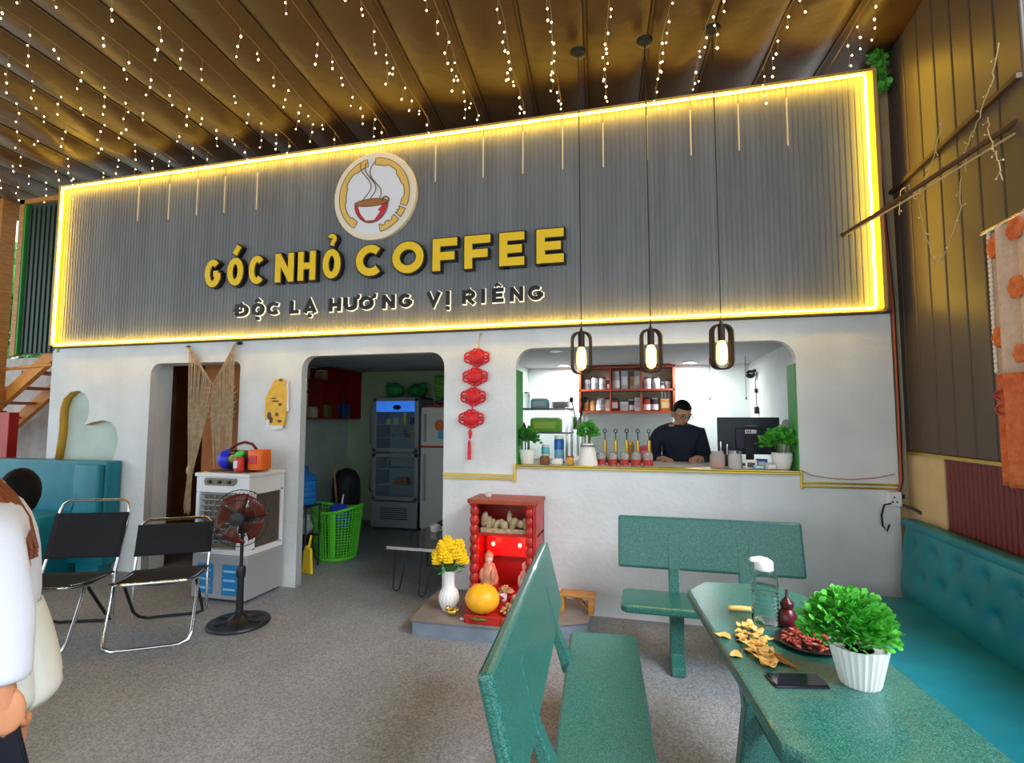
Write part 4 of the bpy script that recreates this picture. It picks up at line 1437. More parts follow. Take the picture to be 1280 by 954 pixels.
cms = [chip_mesh(i) for i in range(6)]
g = random.Random(31)
npile = 0
for k_ in range(70):
    t_ = g.random()
    wdt = .035 + .03 * math.sin(PI * min(1, t_ * 1.1))
    cx_ = .345 + .015 * t_ + g.gauss(0, 1) * wdt * .42
    cy_ = -1.95 - .30 * t_ + g.gauss(0, 1) * .012
    h_ = .026 * max(0, 1 - abs(cx_ - .35) / .05) * g.random()
    o = bpy.data.objects.new('chip', cms[k_ % 6])
    COL.objects.link(o)
    o.location = (cx_, cy_, TT + .002 + h_)
    o.rotation_euler = (g.uniform(-.3, .3) * (h_ > .008), g.uniform(-.3, .3) * (h_ > .008), g.uniform(0, 6.28))
    tag(o, 'golden crisp in the loose heap beside the phone on the granite table', 'chip', 'heap of golden crisps')
for x, y in ((.245, -2.03), (.262, -2.045), (.272, -2.19)):
    o = bpy.data.objects.new('chip', cms[npile % 6])
    npile += 1
    COL.objects.link(o)
    o.location = (x, y, TT + .001)
    o.rotation_euler = (0, 0, x * 40)
    o.scale = (1.2, 1.2, 1)
    tag(o, 'stray crisp lying apart from the heap near the table edge', 'chip', 'stray crisps')
yb = thing('yellow_box', 'short yellow snack stick lying behind the crisps by the water bottle', 'snack', (.355, -1.765, TT), rad(4))
MB().tube([(-.038, 0, .011), (.0, .002, .012), (.04, 0, .011)], [.010, .011, .010], 10).build('stick', CHIPM, yb)
MB().tube([(-.044, 0, .011), (-.036, 0, .011)], [.006, .010], 10).build('tip', CHIPM, yb)
bs_ = thing('bread_stick', 'pointed brown snack stick at the end of the crisp heap', 'snack', (.40, -2.19, TT), rad(-52))
MB().tube([(-.05, 0, .008), (.0, 0, .010), (.055, 0, .005)], [.008, .009, .003], 8).build('stick', mat('stick_brown', (.45, .18, .04), .5), bs_)
MB().tube([(.05, 0, .0055), (.068, 0, .004)], [.0035, .001], 8).build('tip', mat('stick_brown', (.45, .18, .04), .5), bs_)
ph = thing('phone', 'black phone lying face up on the granite table', 'phone', (.415, -2.325, TT), rad(12))
cushion(MB(), -.078, .078, -.038, .038, 0, .009, .009).build('body', mat('phone_black', (.012, .011, .018), .15), ph)
MB().box(-.073, .073, -.034, .034, .009, .0096).build('screen', mat('phone_glass', (.008, .008, .016), .05), ph, smooth=False)
MB().box(.079, .0795, -.012, .012, .003, .006).build('side_button', STEEL, ph, smooth=False)

# ================================================================== KITCHEN BEHIND THE DOORWAY
FRG = (-3.265, 2.65, FZ)
fg = thing('display_fridge', 'tall grey two-door glass display fridge in the green kitchen', 'fridge', FRG)
fx0, fx1, fy0, fy1, fzt = -3.60, -2.93, 2.38, 2.88, 1.80
FRM = mat('fridge_grey', (.33, .37, .42), .35, .3)
c_ = MB()
c_.box(fx0, fx0 + .03, fy0 + .03, fy1, FZ + .04, fzt)
c_.box(fx1 - .03, fx1, fy0 + .03, fy1, FZ + .04, fzt)
c_.box(fx0, fx1, fy1 - .03, fy1, FZ + .04, fzt)
c_.box(fx0, fx1, fy0 + .03, fy1, fzt - .03, fzt)
c_.box(fx0, fx1, fy0 + .0, fy1, FZ + .03, .40)
c_.build('cabinet', FRM, fg, smooth=False, bevel=.006, off=FRG)
MB().box(fx0 + .035, fx1 - .035, fy1 - .06, fy1 - .035, .42, fzt - .04).build('liner', mat('fridge_liner', (.35, .45, .48), .5), fg, smooth=False, off=FRG)
for z0, z1 in ((.42, 1.04), (1.06, 1.79)):
    d_ = MB()
    d_.box(fx0, fx0 + .055, fy0, fy0 + .03, z0, z1).box(fx1 - .055, fx1, fy0, fy0 + .03, z0, z1)
    d_.box(fx0, fx1, fy0, fy0 + .03, z0, z0 + .05).box(fx0, fx1, fy0, fy0 + .03, z1 - .05, z1)
    dd = d_.build('door', FRM, fg, smooth=False, bevel=.004, off=FRG)
    MB().box(fx0 + .055, fx1 - .055, fy0 + .012, fy0 + .018, z0 + .05, z1 - .05).build('pane', mat('fridge_glass', (.75, .88, .92), .03, trans=.95, ior=1.1), dd, smooth=False, off=FRG)
    MB().tube([(fx0 - .005, fy0 - .005, z0 + .1), (fx0 - .02, fy0 - .03, z0 + .16), (fx0 - .02, fy0 - .03, z1 - .16), (fx0 - .005, fy0 - .005, z1 - .1)], .010, 6).build('handle', STEEL, dd, off=FRG)
MB().box(fx0 + .055, fx1 - .055, fy0 - .004, fy0 + .02, 1.60, 1.745).build('light_header', mat('header_blue', (.02, .10, .55), .3, emit=(.05, .25, 1.0), estr=.45, col2=(.05, .3, .8), vscale=6), fg, smooth=False, off=FRG)
MB().prism([(fx0 + .36 + .06 * math.cos(2 * PI * j / 10), 1.66 + .035 * math.sin(2 * PI * j / 10)) for j in range(10)], fy0 - .008, fy0 - .004).build('header_mark', mat('header_navy', (.01, .02, .12), .4), fg, smooth=False, off=FRG)
for z in (.60, .82, 1.24, 1.42):
    MB().box(fx0 + .04, fx1 - .04, fy0 + .06, fy1 - .07, z, z + .008).build('shelf', mat('shelf_wire', (.55, .60, .62), .3), fg, smooth=False, off=FRG)
for i in range(6):
    MB().box(fx0 + .14, fx1 - .14, fy0 - .004, fy0 + .002, .17 + i * .028, .18 + i * .028).build('vent_slot', BLACKPL, fg, smooth=False, off=FRG)
for x in (fx0 + .05, fx1 - .05):
    for y in (fy0 + .06, fy1 - .06):
        MB().cyl((x, y, FZ), (x, y, FZ + .04), .02, n=10).build('foot', BLACKPL, fg, off=FRG)
GOLDTIN = mat('tin_gold', (.55, .38, .08), .35, .5)
for i, (nm, lab, x, z, r, h, m_) in enumerate((
        ('tin', 'gold tin on the upper fridge shelf, tallest of its row', -3.19, 1.428, .055, .15, GOLDTIN),
        ('tin', 'cream tin standing beside the tall gold tin in the fridge', -3.32, 1.428, .055, .09, mat('tin_cream', (.6, .52, .33), .4)),
        ('tin', 'small pale yellow tin at the handle side of the fridge shelf', -3.43, 1.428, .04, .085, mat('tin_yellow', (.65, .55, .12), .4)),
        ('tin', 'dark jar at the hinge side of the upper fridge shelf', -3.07, 1.428, .035, .11, BLACKPL),
        ('jar', 'amber jar on the second fridge shelf', -3.06, 1.248, .05, .09, mat('jar_amber', (.45, .22, .04), .3)),
        ('bottle', 'clear little bottle on the lower fridge door shelf', -3.42, .828, .03, .13, CLEARPET))):
    t = thing(nm, lab, nm, (x, 2.52, z))
    MB().lathe([(r * .96, 0), (r, .005), (r, h * .85), (r * .92, h * .9)], n=16).build('body', m_, t)
    MB().lathe([(r * .9, h * .88), (r * .92, h), (r * .6, h + .003)], n=16).build('lid', GOLDLINE, t)
for i, (x, z, m_, lab) in enumerate(((-3.27, 1.248, mat('pack_grey', (.20, .20, .24), .5), 'grey foil packs stacked on the second fridge shelf'), (-3.22, .608, mat('pack_rust', (.30, .075, .03), .5), 'rust coloured food bag in the lower fridge'))):
    t = thing('food_pack', lab, 'food pack', (x, 2.54, z))
    cushion(MB(), -.11, .11, -.06, .06, 0, .05, .02).build('lower_pack', m_, t)
    cushion(MB(), -.08, .09, -.05, .05, .05, .10, .02).build('upper_pack', m_, t)
# bags above
for i, (x, z, rx, rz_, lab, m_) in enumerate(((-3.36, fzt, .13, .10, 'green plastic bag lying at the handle end on top of the display fridge', mat('bag_green', (.03, .33, .09), .3, trans=.2)),
                                              (-3.03, fzt, .14, .095, 'darker green plastic bag on the display fridge, beside the white fridge', mat('bag_green2', (.02, .24, .07), .3, trans=.2)))):
    t = thing('plastic_bag', lab, 'bag', (x, 2.56, z))
    MB().ell((0, 0, rz_ * .95), (rx, .12, rz_), 18, 12, fn=lambda p: p * (1 + .10 * math.sin(5 * p.x + 7 * p.z) * math.cos(6 * p.y))).build('bag', m_, t)
    MB().ell((-.09 + .18 * i, -.02, rz_ * 1.6), (.05, .03, .06), 10, 8).build('bag_knot', m_, t)
F2 = (-2.52, 2.6, FZ)
f2 = thing('white_fridge', 'white two-door household fridge with stickers beside the display fridge', 'fridge', F2)
FW = mat('fridge_white', (.60, .62, .58), .35)
MB().box(-2.87, -2.18, 2.38, 2.88, FZ + .03, 1.66).build('cabinet', FW, f2, smooth=False, bevel=.008, off=F2)
for z0, z1 in ((FZ + .06, 1.13), (1.15, 1.65)):
    dd = MB().box(-2.87, -2.18, 2.335, 2.378, z0, z1).build('door', FW, f2, smooth=False, bevel=.010, off=F2)
    MB().box(-2.82, -2.79, 2.305, 2.335, z0 + (.35 if z0 < 1 else .06), z1 - .08).build('handle', GREYPL, dd, smooth=False, bevel=.004, off=F2)
MB().box(-2.87, -2.18, 2.34, 2.40, 1.128, 1.152).build('red_gap', REDLACQ, f2, smooth=False, off=F2)
st_ = MB().cyl((-2.60, 2.336, 1.42), (-2.60, 2.328, 1.42), .075, n=20).build('sticker', mat('sticker_orange', (.65, .16, .04), .4), f2, off=F2)
MB().box(-2.62, -2.44, 2.326, 2.336, 1.24, 1.36).build('sticker', mat('sticker_blue', (.10, .42, .62), .4), f2, smooth=False, off=F2)
MB().box(-2.53, -2.42, 2.326, 2.336, .86, .93).build('sticker', REDSATIN, f2, smooth=False, off=F2)
for x in (-2.82, -2.23):
    for y in (2.42, 2.82):
        MB().cyl((x, y, FZ), (x, y, FZ + .03), .02, n=10).build('foot', BLACKPL, f2, off=F2)
tr = thing('fridge_tray', 'red tray with dark bundle on top of the white fridge', 'tray', (-2.52, 2.58, 1.66))
MB().box(-.32, .32, -.2, .2, 0, .03).build('tray', REDLACQ, tr, smooth=False, bevel=.005)
MB().ell((-.02, 0, .075), (.26, .14, .05), 16, 10).build('bundle', mat('bundle_grey', (.10, .12, .13), .6, var=.4, vscale=9), tr)
bn = thing('mesh_net', 'yellow green leafy mesh net above the white fridge', 'net', (-2.60, 2.64, 1.79))
MB().box(-.20, .30, -.05, .1, 0, .30).build('net', mat('net_green', (.20, .50, .05), .6, col2=(.04, .16, .02), vscale=70), bn, smooth=False, bevel=.03)
MB().box(-.20, .30, -.055, -.05, .28, .31).build('net_edge', LEAFDARK, bn, smooth=False)

# red wall shelf on the mint wall
WS = (-4.18, 2.2, 1.5)
w_ = thing('red_wall_shelf', 'dark red box shelf with cubbies on the kitchen wall', 'shelf', WS)
sx0, sx1 = -4.30, -4.08
DRED = mat('dark_red_board', (.28, .012, .012), .5)
for b in ((sx0, sx1, 1.42, 2.88, 1.50, 1.52), (sx0, sx1, 1.42, 1.95, 1.84, 1.86), (sx0, sx1, 1.93, 1.95, 1.52, 2.02), (sx0, sx1, 1.80, 2.30, 2.0, 2.02), (sx0, sx1, 2.28, 2.30, 1.52, 2.18), (sx0, sx1, 2.86, 2.88, 1.5, 2.18), (sx0, sx1, 2.10, 2.88, 2.17, 2.19), (sx0, sx0 + .015, 1.95, 2.88, 1.52, 2.18)):
    MB().box(*b).build('board', DRED, w_, smooth=False, off=WS)
for i, (y, z, s1, lab, m_) in enumerate(((1.62, 1.52, .07, 'pale carton in the lower cubby of the red wall shelf', mat('carton', (.5, .32, .22), .6)), (1.82, 1.52, .06, 'small cream tin in the lower cubby of the red wall shelf', mat('tin_cream', (.6, .52, .33), .4)), (2.12, 1.52, .08, 'olive canister standing under the step of the red wall shelf', mat('canister_olive', (.16, .15, .05), .5)), (2.02, 1.86 + .16, .055, 'tan box on the step of the red wall shelf', mat('carton_tan', (.42, .24, .10), .6)), (2.55, 1.52, .09, 'blue jug in the tall end of the red wall shelf', mat('jug_navy', (.02, .06, .25), .3)))):
    t = thing('shelf_box', lab, 'container', (-4.17, y, z))
    cushion(MB(), -.07, .07, -s1, s1, 0, s1 * 2.1, .02).build('body', m_, t)
    MB().box(-.055, .055, -s1 * .8, s1 * .8, s1 * 2.08, s1 * 2.08 + .012).build('lid', WHITEPL if i % 2 else m_, t, smooth=False)

# water jug on its stand
WJ = (-3.33, .56, FZ)
wj = thing('jug_stand', 'black metal stand holding the blue water jug', 'stand', WJ)
for sx in (-.11, .11):
    for sy in (-.11, .11):
        MB().cyl((sx, sy, 0), (sx, sy, .62), .009, n=8).build('leg', DARKSTEEL, wj)
MB().box(-.12, .12, -.12, .12, .60, .615).build('top_plate', DARKSTEEL, wj, smooth=False)
MB().box(-.12, .12, -.12, .12, .30, .31).build('shelf', DARKSTEEL, wj, smooth=False)
jg = thing('water_jug', 'large translucent blue water jug on the black stand', 'water jug', (-3.33, .56, FZ + .615))
pj = [(.09, 0), (.118, .012)]
for k_ in range(4):
    z = .03 + k_ * .055
    pj += [(.12, z), (.12, z + .03), (.113, z + .042)]
pj += [(.12, .25), (.10, .29), (.05, .32), (.034, .335), (.034, .36)]
MB().lathe(pj, n=28).build('jug', BLUEPET, jg)
MB().lathe([(.037, .35), (.037, .38), (.02, .384)], n=16).build('cap', mat('cap_blue', (.02, .08, .5), .4), jg)
pbg = thing('bottle_bag', 'crumpled clear plastic bag on the lower shelf of the jug stand', 'bag', (-3.33, .56, FZ + .31))
MB().ell((0, 0, .085), (.10, .095, .085), 16, 10, fn=lambda p: p * (1 + .12 * math.sin(6 * p.x + 9 * p.z) * math.cos(7 * p.y))).build('bag', mat('bag_clear', (.45, .52, .52), .2, trans=.5), pbg)
MB().ell((.05, 0, .17), (.03, .03, .04), 10, 7).build('bag_knot', mat('bag_clear', (.45, .52, .52), .2, trans=.5), pbg)
bx = thing('black_bin', 'black bin on the floor under the jug stand', 'bin', (-3.33, .56, FZ))
MB().lathe([(.075, 0), (.085, .005), (.095, .27), (.09, .27), (.08, .01)], n=20).build('body', BLACKPL, bx)
MB().lathe([(.097, .262), (.099, .275), (.094, .28)], n=20, cap=False).build('rim', BLACKPL, bx)
yc = thing('dustpan', 'bright yellow plastic dustpan propped by the jug stand', 'dustpan', (-3.155, .40, FZ), rad(-20))
MB().prism([(-.07, 0), (.08, 0), (.06, .24), (-.02, .26), (-.05, .2)], -.015, .015).build('pan', mat('yellow_plastic', (.88, .62, .01), .4), yc, smooth=False, bevel=.01)
MB().cyl((.02, 0, .24), (-.02, .05, .34), .012, n=8).build('handle', mat('yellow_plastic', (.88, .62, .01), .4), yc)

# green laundry basket
BK = (-3.21, .97, FZ)
bk_ = thing('laundry_basket', 'bright green plastic lattice basket filled with blue things', 'basket', BK)
LIME = mat('lime_plastic', (.10, .60, .03), .4)
H_ = .53
lat = MB()


def bp(a, z):
    r = .195 + .055 * z / H_
    return (r * math.cos(a) * 1.08, r * math.sin(a) * .92, z + (.03 * math.cos(2 * a) if z > H_ - .01 else 0))


for k_ in range(44):
    a = 2 * PI * k_ / 44
    lat.tube([bp(a, z) for z in (.02, .2, .38, H_)], .0055, 4, caps=False)
for k_ in range(17):
    z = .03 + k_ * .029
    lat.tube([bp(2 * PI * j / 44, z) for j in range(44)], .0045, 4, closed=True)
tag(lat.build('lattice', LIME, bk_), kind='stuff')
for a in (rad(-72), rad(20), rad(110), rad(200)):
    sl = MB()
    sl.sheet(lambda u, v, a=a: tuple(1.015 * q if i < 2 else q for i, q in enumerate(bp(a + (u - .5) * .26, .01 + (H_ - .02) * v))), 4, 8)
    sl.build('stave', LIME, bk_, solid=.008)
MB().tube([bp(2 * PI * j / 44, H_) for j in range(44)], .016, 8, closed=True).build('rim', LIME, bk_)
MB().lathe([(.19, 0), (.205, .01), (.205, .035), (.19, .04)], n=36).build('base', LIME, bk_)
bl_ = thing('blue_bundle', 'blue plastic bundle sticking out of the green basket', 'bundle', (-3.19, .97, FZ + .045))
MB().ell((0, .0, .36), (.13, .11, .17), 16, 10, fn=lambda p: p * (1 + .14 * math.sin(7 * p.x) * math.cos(5 * p.z + p.y))).build('bag', mat('bundle_blue', (.02, .06, .55), .4), bl_)
MB().lathe([(.10, 0), (.13, .1), (.12, .3)], n=16).build('lower_bag', mat('bundle_dark', (.04, .12, .05), .6), bl_)
MB().tube([(.02, 0, .42), (.05, .0, .62)], .008, 8).build('white_rod', WHITEPL, bl_)
br = thing('broom', 'wooden broom handle leaning on the mint wall behind the basket', 'broom', (-3.55, 1.55, FZ))
MB().cyl((0, 0, .12), (-.16, .10, .92), .011, n=8).build('handle', WOOD, br)
MB().prism([(-.09, 0), (.09, 0), (.03, .14), (-.03, .14)], -.02, .02).build('bristles', mat('bristle', (.15, .10, .05), .8), br, smooth=False)
bg_ = thing('black_bag', 'tall rounded black padded bag standing beside the display fridge', 'bag', (-3.66, 1.86, FZ), rad(15))
MB().lathe([(.10, 0), (.145, .03), (.155, .25), (.175, .55), (.165, .72), (.11, .82), (.03, .85)], n=26).build('body', mat('black_nylon', (.016, .016, .018), .6, bump=.4, bscale=9), bg_)
MB().tube([(.08, -.12, .70), (.12, -.20, .5), (.10, -.15, .28)], .014, 6).build('strap', BLACKFAB, bg_)

# low table with hairpin legs in the doorway
LT = (-1.93, .45, FZ)
ltb = thing('low_table', 'low dark glass table on black hairpin legs in the kitchen doorway', 'table', LT)
MB().box(-2.14, -1.63, .06, .92, .405, .42).build('tabletop', mat('dark_glass', (.045, .05, .04), .12, spec=.8), ltb, smooth=False, bevel=.003, off=LT)
MB().box(-2.145, -1.625, .055, .065, .40, .424).build('edge_strip', STEEL, ltb, smooth=False, off=LT)
for x, y, dx, dy in ((-2.05, .14, -.03, -.02), (-1.80, .14, -.01, -.10), (-2.05, .84, -.04, .03), (-1.80, .84, .02, .03)):
    MB().tube([(x - .055, y, .405), (x - .03 + dx, y + dy, FZ + .025), (x + dx, y + dy, FZ + .009), (x + .03 + dx, y + dy, FZ + .025), (x + .055, y + .01, .405)], .007, 6).build('hairpin_leg', DARKSTEEL, ltb, off=LT)
cp = thing('mug', 'white mug on the low dark glass table', 'mug', (-1.98, .72, .42))
MB().lathe([(.035, 0), (.045, .01), (.05, .06), (.046, .06), (.038, .012)], n=20).build('bowl', POTWHITE, cp)
MB().tube([(.048, 0, .05), (.07, 0, .045), (.07, 0, .02), (.046, 0, .015)], .005, 6).build('handle', POTWHITE, cp)
for i, (x, y, z, sx, sy, sz, lab, m_) in enumerate(((-2.30, 2.1, FZ, .17, .12, .22, 'purple box stacked on the floor before the white fridge', mat('box_purple', (.08, .02, .16), .5)), (-2.20, 2.1, FZ + .22, .10, .10, .14, 'blue box lying on the purple box by the white fridge', mat('box_blue', (.03, .04, .42), .5)), (-2.12, 1.85, FZ, .09, .08, .20, 'brown carton on the floor in front of the purple box', mat('box_brown', (.35, .22, .07), .6)))):
    t = thing('storage_box', lab, 'box', (x, y, z))
    MB().box(-sx, sx, -sy, sy, 0, sz * .85).build('body', m_, t, smooth=False, bevel=.006)
    MB().box(-sx - .006, sx + .006, -sy - .006, sy + .006, sz * .85, sz).build('lid', m_, t, smooth=False, bevel=.004)

# ================================================================== BAR BEHIND THE SERVING WINDOW
SILL = 1.143
CTR = 1.135
potted('sill_plant', 'leafy green plant in a white tapered pot at the rack end of the sill', (-.93, .10, SILL), [(.045, 0), (.05, .005), (.066, .09), (.068, .115), (.062, .115), (.06, .1)], 20, (0, 0, .20), (.105, .09, .075), 330, .032, 61, LEAFDARK)
potted('sill_plant', 'fine green plant in a tall white vase shaped pot on the sill', (-.44, .10, SILL), [(.075, 0), (.077, .01), (.062, .10), (.045, .165), (.042, .17), (.04, .165)], 0, (0, 0, .25), (.085, .08, .085), 420, .026, 62, LEAF)
potted('sill_plant', 'bright green plant in a round white pot below the monitor', (.955, .10, SILL), [(.04, 0), (.05, .006), (.068, .07), (.07, .12), (.064, .12), (.06, .1)], 0, (0, 0, .20), (.135, .10, .085), 420, .036, 63, LEAF)


def jar(label, loc, r, h, body, lid, group=None, fill=None, cat='jar', square=False):
    t = thing(cat.replace(' ', '_'), label, cat, loc, 0, group)
    if square:
        cushion(MB(), -r, r, -r * .8, r * .8, 0, h, r * .25).build('body', body, t)
        MB().box(-r * .8, r * .8, -r * .65, r * .65, h, h + .012).build('lid', lid, t, smooth=False)
        MB().box(-r * .7, r * .7, -r * .8 - .002, -r * .8 + .002, h * .25, h * .75).build('label', fill or LABELW, t, smooth=False)
    else:
        MB().lathe([(r * .9, 0), (r, .006), (r, h * .82), (r * .85, h * .9)], n=16).build('body', body, t)
        MB().lathe([(r * .88, h * .88), (r * .9, h), (r * .7, h + .002)], n=16).build('lid', lid, t)
        if fill:
            MB().lathe([(r * 1.01, h * .08), (r * 1.01, h * .5)], n=16, cap=False).build('label', fill, t)
    return t


REDJ = mat('jar_red_fill', (.40, .03, .025), .4, var=.4, vscale=60)
JGLASS = mat('jar_glass', (.70, .66, .64), .1, trans=.6, ior=1.1)
for i in range(5):
    jar('glass jar with dark red contents in the row below the brass pumps', (-.345 + i * .091, .19 + .0 * i, SILL - .008), .038, .105, JGLASS, mat('jar_lid_grey', (.45, .45, .46), .3, .6), 'red jars on the bar', REDJ)
for i in range(5):
    t = thing('syrup_pump', 'slim brass syrup pump with ringed rod standing on the bar', 'pump', (-.335 + i * .0915, .50, CTR), 0, 'brass pumps on the bar')
    MB().lathe([(.03, 0), (.032, .01), (.02, .03), (.018, .05)], n=14).build('foot', BLACKPL, t)
    MB().cyl((0, 0, .05), (0, 0, .19), .016, n=14).build('barrel', GOLDLINE, t)
    MB().cyl((0, 0, .19), (0, 0, .255), .005, n=8).build('rod', DARKSTEEL, t)
    MB().tube([(.014 * math.cos(2 * PI * j / 12), 0, .268 + .014 * math.sin(2 * PI * j / 12)) for j in range(12)], .004, 5, closed=True).build('ring', DARKSTEEL, t)
jar('amber jar standing behind the brass pumps', (-.13, .60, CTR), .04, .17, mat('jar_amber', (.45, .22, .04), .3), GOLDLINE)
jar('pink and red box behind the brass pumps', (.0, .62, CTR), .05, .13, mat('box_pink', (.70, .08, .10), .5), mat('box_pink2', (.60, .15, .3), .5), None, mat('box_pinklabel', (.75, .3, .4), .5), 'box', True)
# left of the bar
jar('brown canister on the sill beside the white tapered pot', (-.79, .12, SILL), .04, .06, mat('canister_brown', (.22, .08, .03), .5), mat('canister_brown', (.22, .08, .03), .5), None, None, 'canister')
jar('amber glass with reddish top on the sill', (-.585, .12, SILL), .03, .065, mat('jar_amber2', (.60, .30, .03), .3), REDLACQ, None, None, 'glass')
jar('bottle with blue liquid and a white pump top on the bar', (-.70, .30, CTR), .042, .23, mat('liquid_blue', (.02, .20, .70), .1, trans=.4), WHITEPL, None, mat('liquid_blue2', (.25, .55, .80), .3), 'soap bottle')
jar('pale cyan jar beside the blue bottle', (-.82, .32, CTR), .035, .15, mat('liquid_cyan', (.15, .55, .65), .2), WHITEPL, None, LABELW)
jar('white porcelain bowl on the sill under the blue bottle', (-.69, .12, SILL), .05, .045, POTWHITE, POTWHITE, None, None, 'bowl')
rk = thing('bar_rack', 'steel rack with dark shelves at the bar, full of wares', 'rack', (-1.05, 1.2, FZ))
RKO = (-1.05, 1.2, FZ)
for x in (-1.36, -.74):
    for y in (1.02, 1.38):
        MB().box(x - .012, x + .012, y - .012, y + .012, FZ, 1.62).build('post', STEEL, rk, smooth=False, off=RKO)
for z in (1.595, 1.36, 1.10):
    MB().box(-1.38, -.72, 1.0, 1.40, z, z + .018).build('shelf', mat('rack_shelf', (.20, .20, .21), .3, .5), rk, smooth=False, off=RKO)
jar('clear lidded glass canister on the top rack shelf', (-1.22, 1.2, 1.613), .07, .17, CLEAR, STEEL, None, None, 'canister')
jar('cyan packet on the top rack shelf', (-1.04, 1.2, 1.613), .09, .09, mat('packet_cyan', (.30, .72, .78), .4), WHITEPL, None, None, 'packet', True)
pk_ = thing('plate_stack', 'stack of white plates and dishes on the top rack shelf', 'plates', (-.83, 1.2, 1.613))
for k_ in range(4):
    MB().lathe([(.05, k_ * .016), (.10, .012 + k_ * .016), (.105, .018 + k_ * .016), (.05, .008 + k_ * .016)], n=24).build('plate', POTWHITE, pk_)
jar('lime green carton on the middle rack shelf', (-.97, 1.18, 1.378), .15, .13, mat('carton_lime', (.25, .70, .05), .4), WHITEPL, None, mat('carton_lime2', (.55, .80, .15), .4), 'carton', True)
jar('dark red bowl on the bottom rack shelf', (-1.25, 1.15, 1.378), .07, .09, mat('bowl_red', (.22, .02, .03), .4), mat('bowl_red', (.22, .02, .03), .4), None, None, 'bowl')
sp = thing('spoon_pot', 'steel pot of black ladles at the end of the rack', 'utensils', (-.66, 1.25, 1.40))
MB().lathe([(.05, 0), (.055, .005), (.055, .13), (.05, .13)], n=18).build('pot', STEEL, sp)
for k_, (dx, dy) in enumerate(((-.04, 0), (.03, .02), (.05, -.02))):
    MB().tube([(dx * .3, dy, .02), (dx, dy, .2), (dx * 1.5, dy, .28)], .006, 5).ell((dx * 1.6, dy, .30), (.022, .012, .03), 10, 7).build('ladle', BLACKPL, sp)
MB().cyl((0, 0, -.265), (0, 0, 0), .012, n=10).build('stem', STEEL, sp)
# red jar shelf
JS = (-.22, 2.85, 1.58)
js = thing('jar_shelf', 'red brown wooden wall shelf full of jars above the bar', 'shelf', JS)
RB_ = mat('shelf_red_brown', (.42, .075, .03), .45, var=.15, vscale=9)
jx0, jx1, jz0, jz1 = -.83, .375, 1.585, 2.185
for b in ((jx0, jx0 + .03), (jx1 - .03, jx1)):
    MB().box(*b, 2.72, 2.945, jz0, jz1).build('side', RB_, js, smooth=False, off=JS)
for z in (jz0, 1.865, jz1 - .025):
    MB().box(jx0, jx1, 2.72, 2.945, z, z + .025).build('board', RB_, js, smooth=False, off=JS)
for x in (-.425, -.035):
    MB().box(x - .011, x + .011, 2.73, 2.945, jz0, jz1).build('divider', RB_, js, smooth=False, off=JS)
MB().box(jx0, jx1, 2.938, 2.949, jz0, jz1).build('back', mat('shelf_back', (.55, .46, .34), .6), js, smooth=False, off=JS)
JW = mat('jar_white', (.75, .75, .76), .4)
JD = mat('jar_dark', (.05, .045, .06), .4)
JO = mat('jar_orange', (.60, .24, .05), .4)
JGY = mat('jar_grey', (.45, .46, .52), .4)
JR = mat('jar_red', (.33, .03, .03), .4)
JT = mat('jar_tan', (.55, .40, .22), .4)
mats = {'w': (JW, JD, JGY, 'white'), 'd': (JD, JW, LABELW, 'black'), 'o': (JO, JT, JT, 'orange'), 'g': (JGY, JW, LABELW, 'grey'), 'r': (JR, JD, LABELW, 'dark red'), 't': (JT, JR, JO, 'tan')}
top_row = [(-.73, 'w', .045, .15, 0), (-.63, 'w', .045, .17, 0), (-.53, 'w', .045, .16, 0), (-.455, 'd', .022, .14, 0), (-.355, 'g', .055, .23, 0), (-.245, 'g', .05, .22, 1), (-.155, 't', .03, .17, 1), (-.085, 'g', .04, .22, 1), (.04, 'w', .05, .15, 0), (.145, 'w', .05, .15, 0), (.225, 'd', .025, .09, 0), (.295, 'w', .04, .11, 0)]
bot_row = [(-.745, 't', .045, .17, 0), (-.655, 'o', .038, .14, 0), (-.56, 'g', .055, .17, 0), (-.465, 'w', .035, .15, 1), (-.37, 'r', .05, .15, 1), (-.255, 'w', .055, .12, 1), (-.165, 'd', .04, .15, 0), (-.085, 'w', .04, .18, 1), (.03, 'r', .05, .17, 0), (.13, 'd', .05, .17, 0), (.255, 'o', .07, .15, 1)]
for rname, row, z in (('upper', top_row, 1.89), ('lower', bot_row, 1.61)):
    for k_, (x, m_, r, h, sq) in enumerate(row):
        b_, l_, f_, cn = mats[m_]
        bay = 'rack end' if x < -.43 else ('middle bay' if x < -.03 else 'monitor end')
        jar('%s %s on the %s board of the red jar shelf, %s' % (cn, 'carton' if sq else 'jar', rname, bay), (x, 2.82, z), r, h, b_, l_, 'jars on the red shelf', f_, 'carton' if sq else 'jar', bool(sq))
for k_, x in enumerate((.215, .255, .30)):
    t = thing('snack_stick', 'pale packet standing on the orange carton of the jar shelf', 'packet', (x, 2.81, 1.61 + .163), 0, 'pale packets on the jar shelf')
    cushion(MB(), -.016, .016, -.01, .01, 0, .085, .006).build('body', LABELW, t)
    MB().box(-.012, .012, -.008, .008, .083, .095).build('tip', JT, t, smooth=False)
# the tall bottle shape by the wall
tp = thing('funnel_bottle', 'pale slim bottle on the bar behind the white vase pot', 'bottle', (-.50, .55, CTR))
MB().lathe([(.045, 0), (.05, .01), (.05, .14), (.02, .30), (.012, .36)], n=18).build('body', mat('frosted', (.75, .75, .74), .3), tp)
MB().lathe([(.014, .355), (.014, .38), (.008, .384)], n=12).build('cap', WHITEPL, tp)

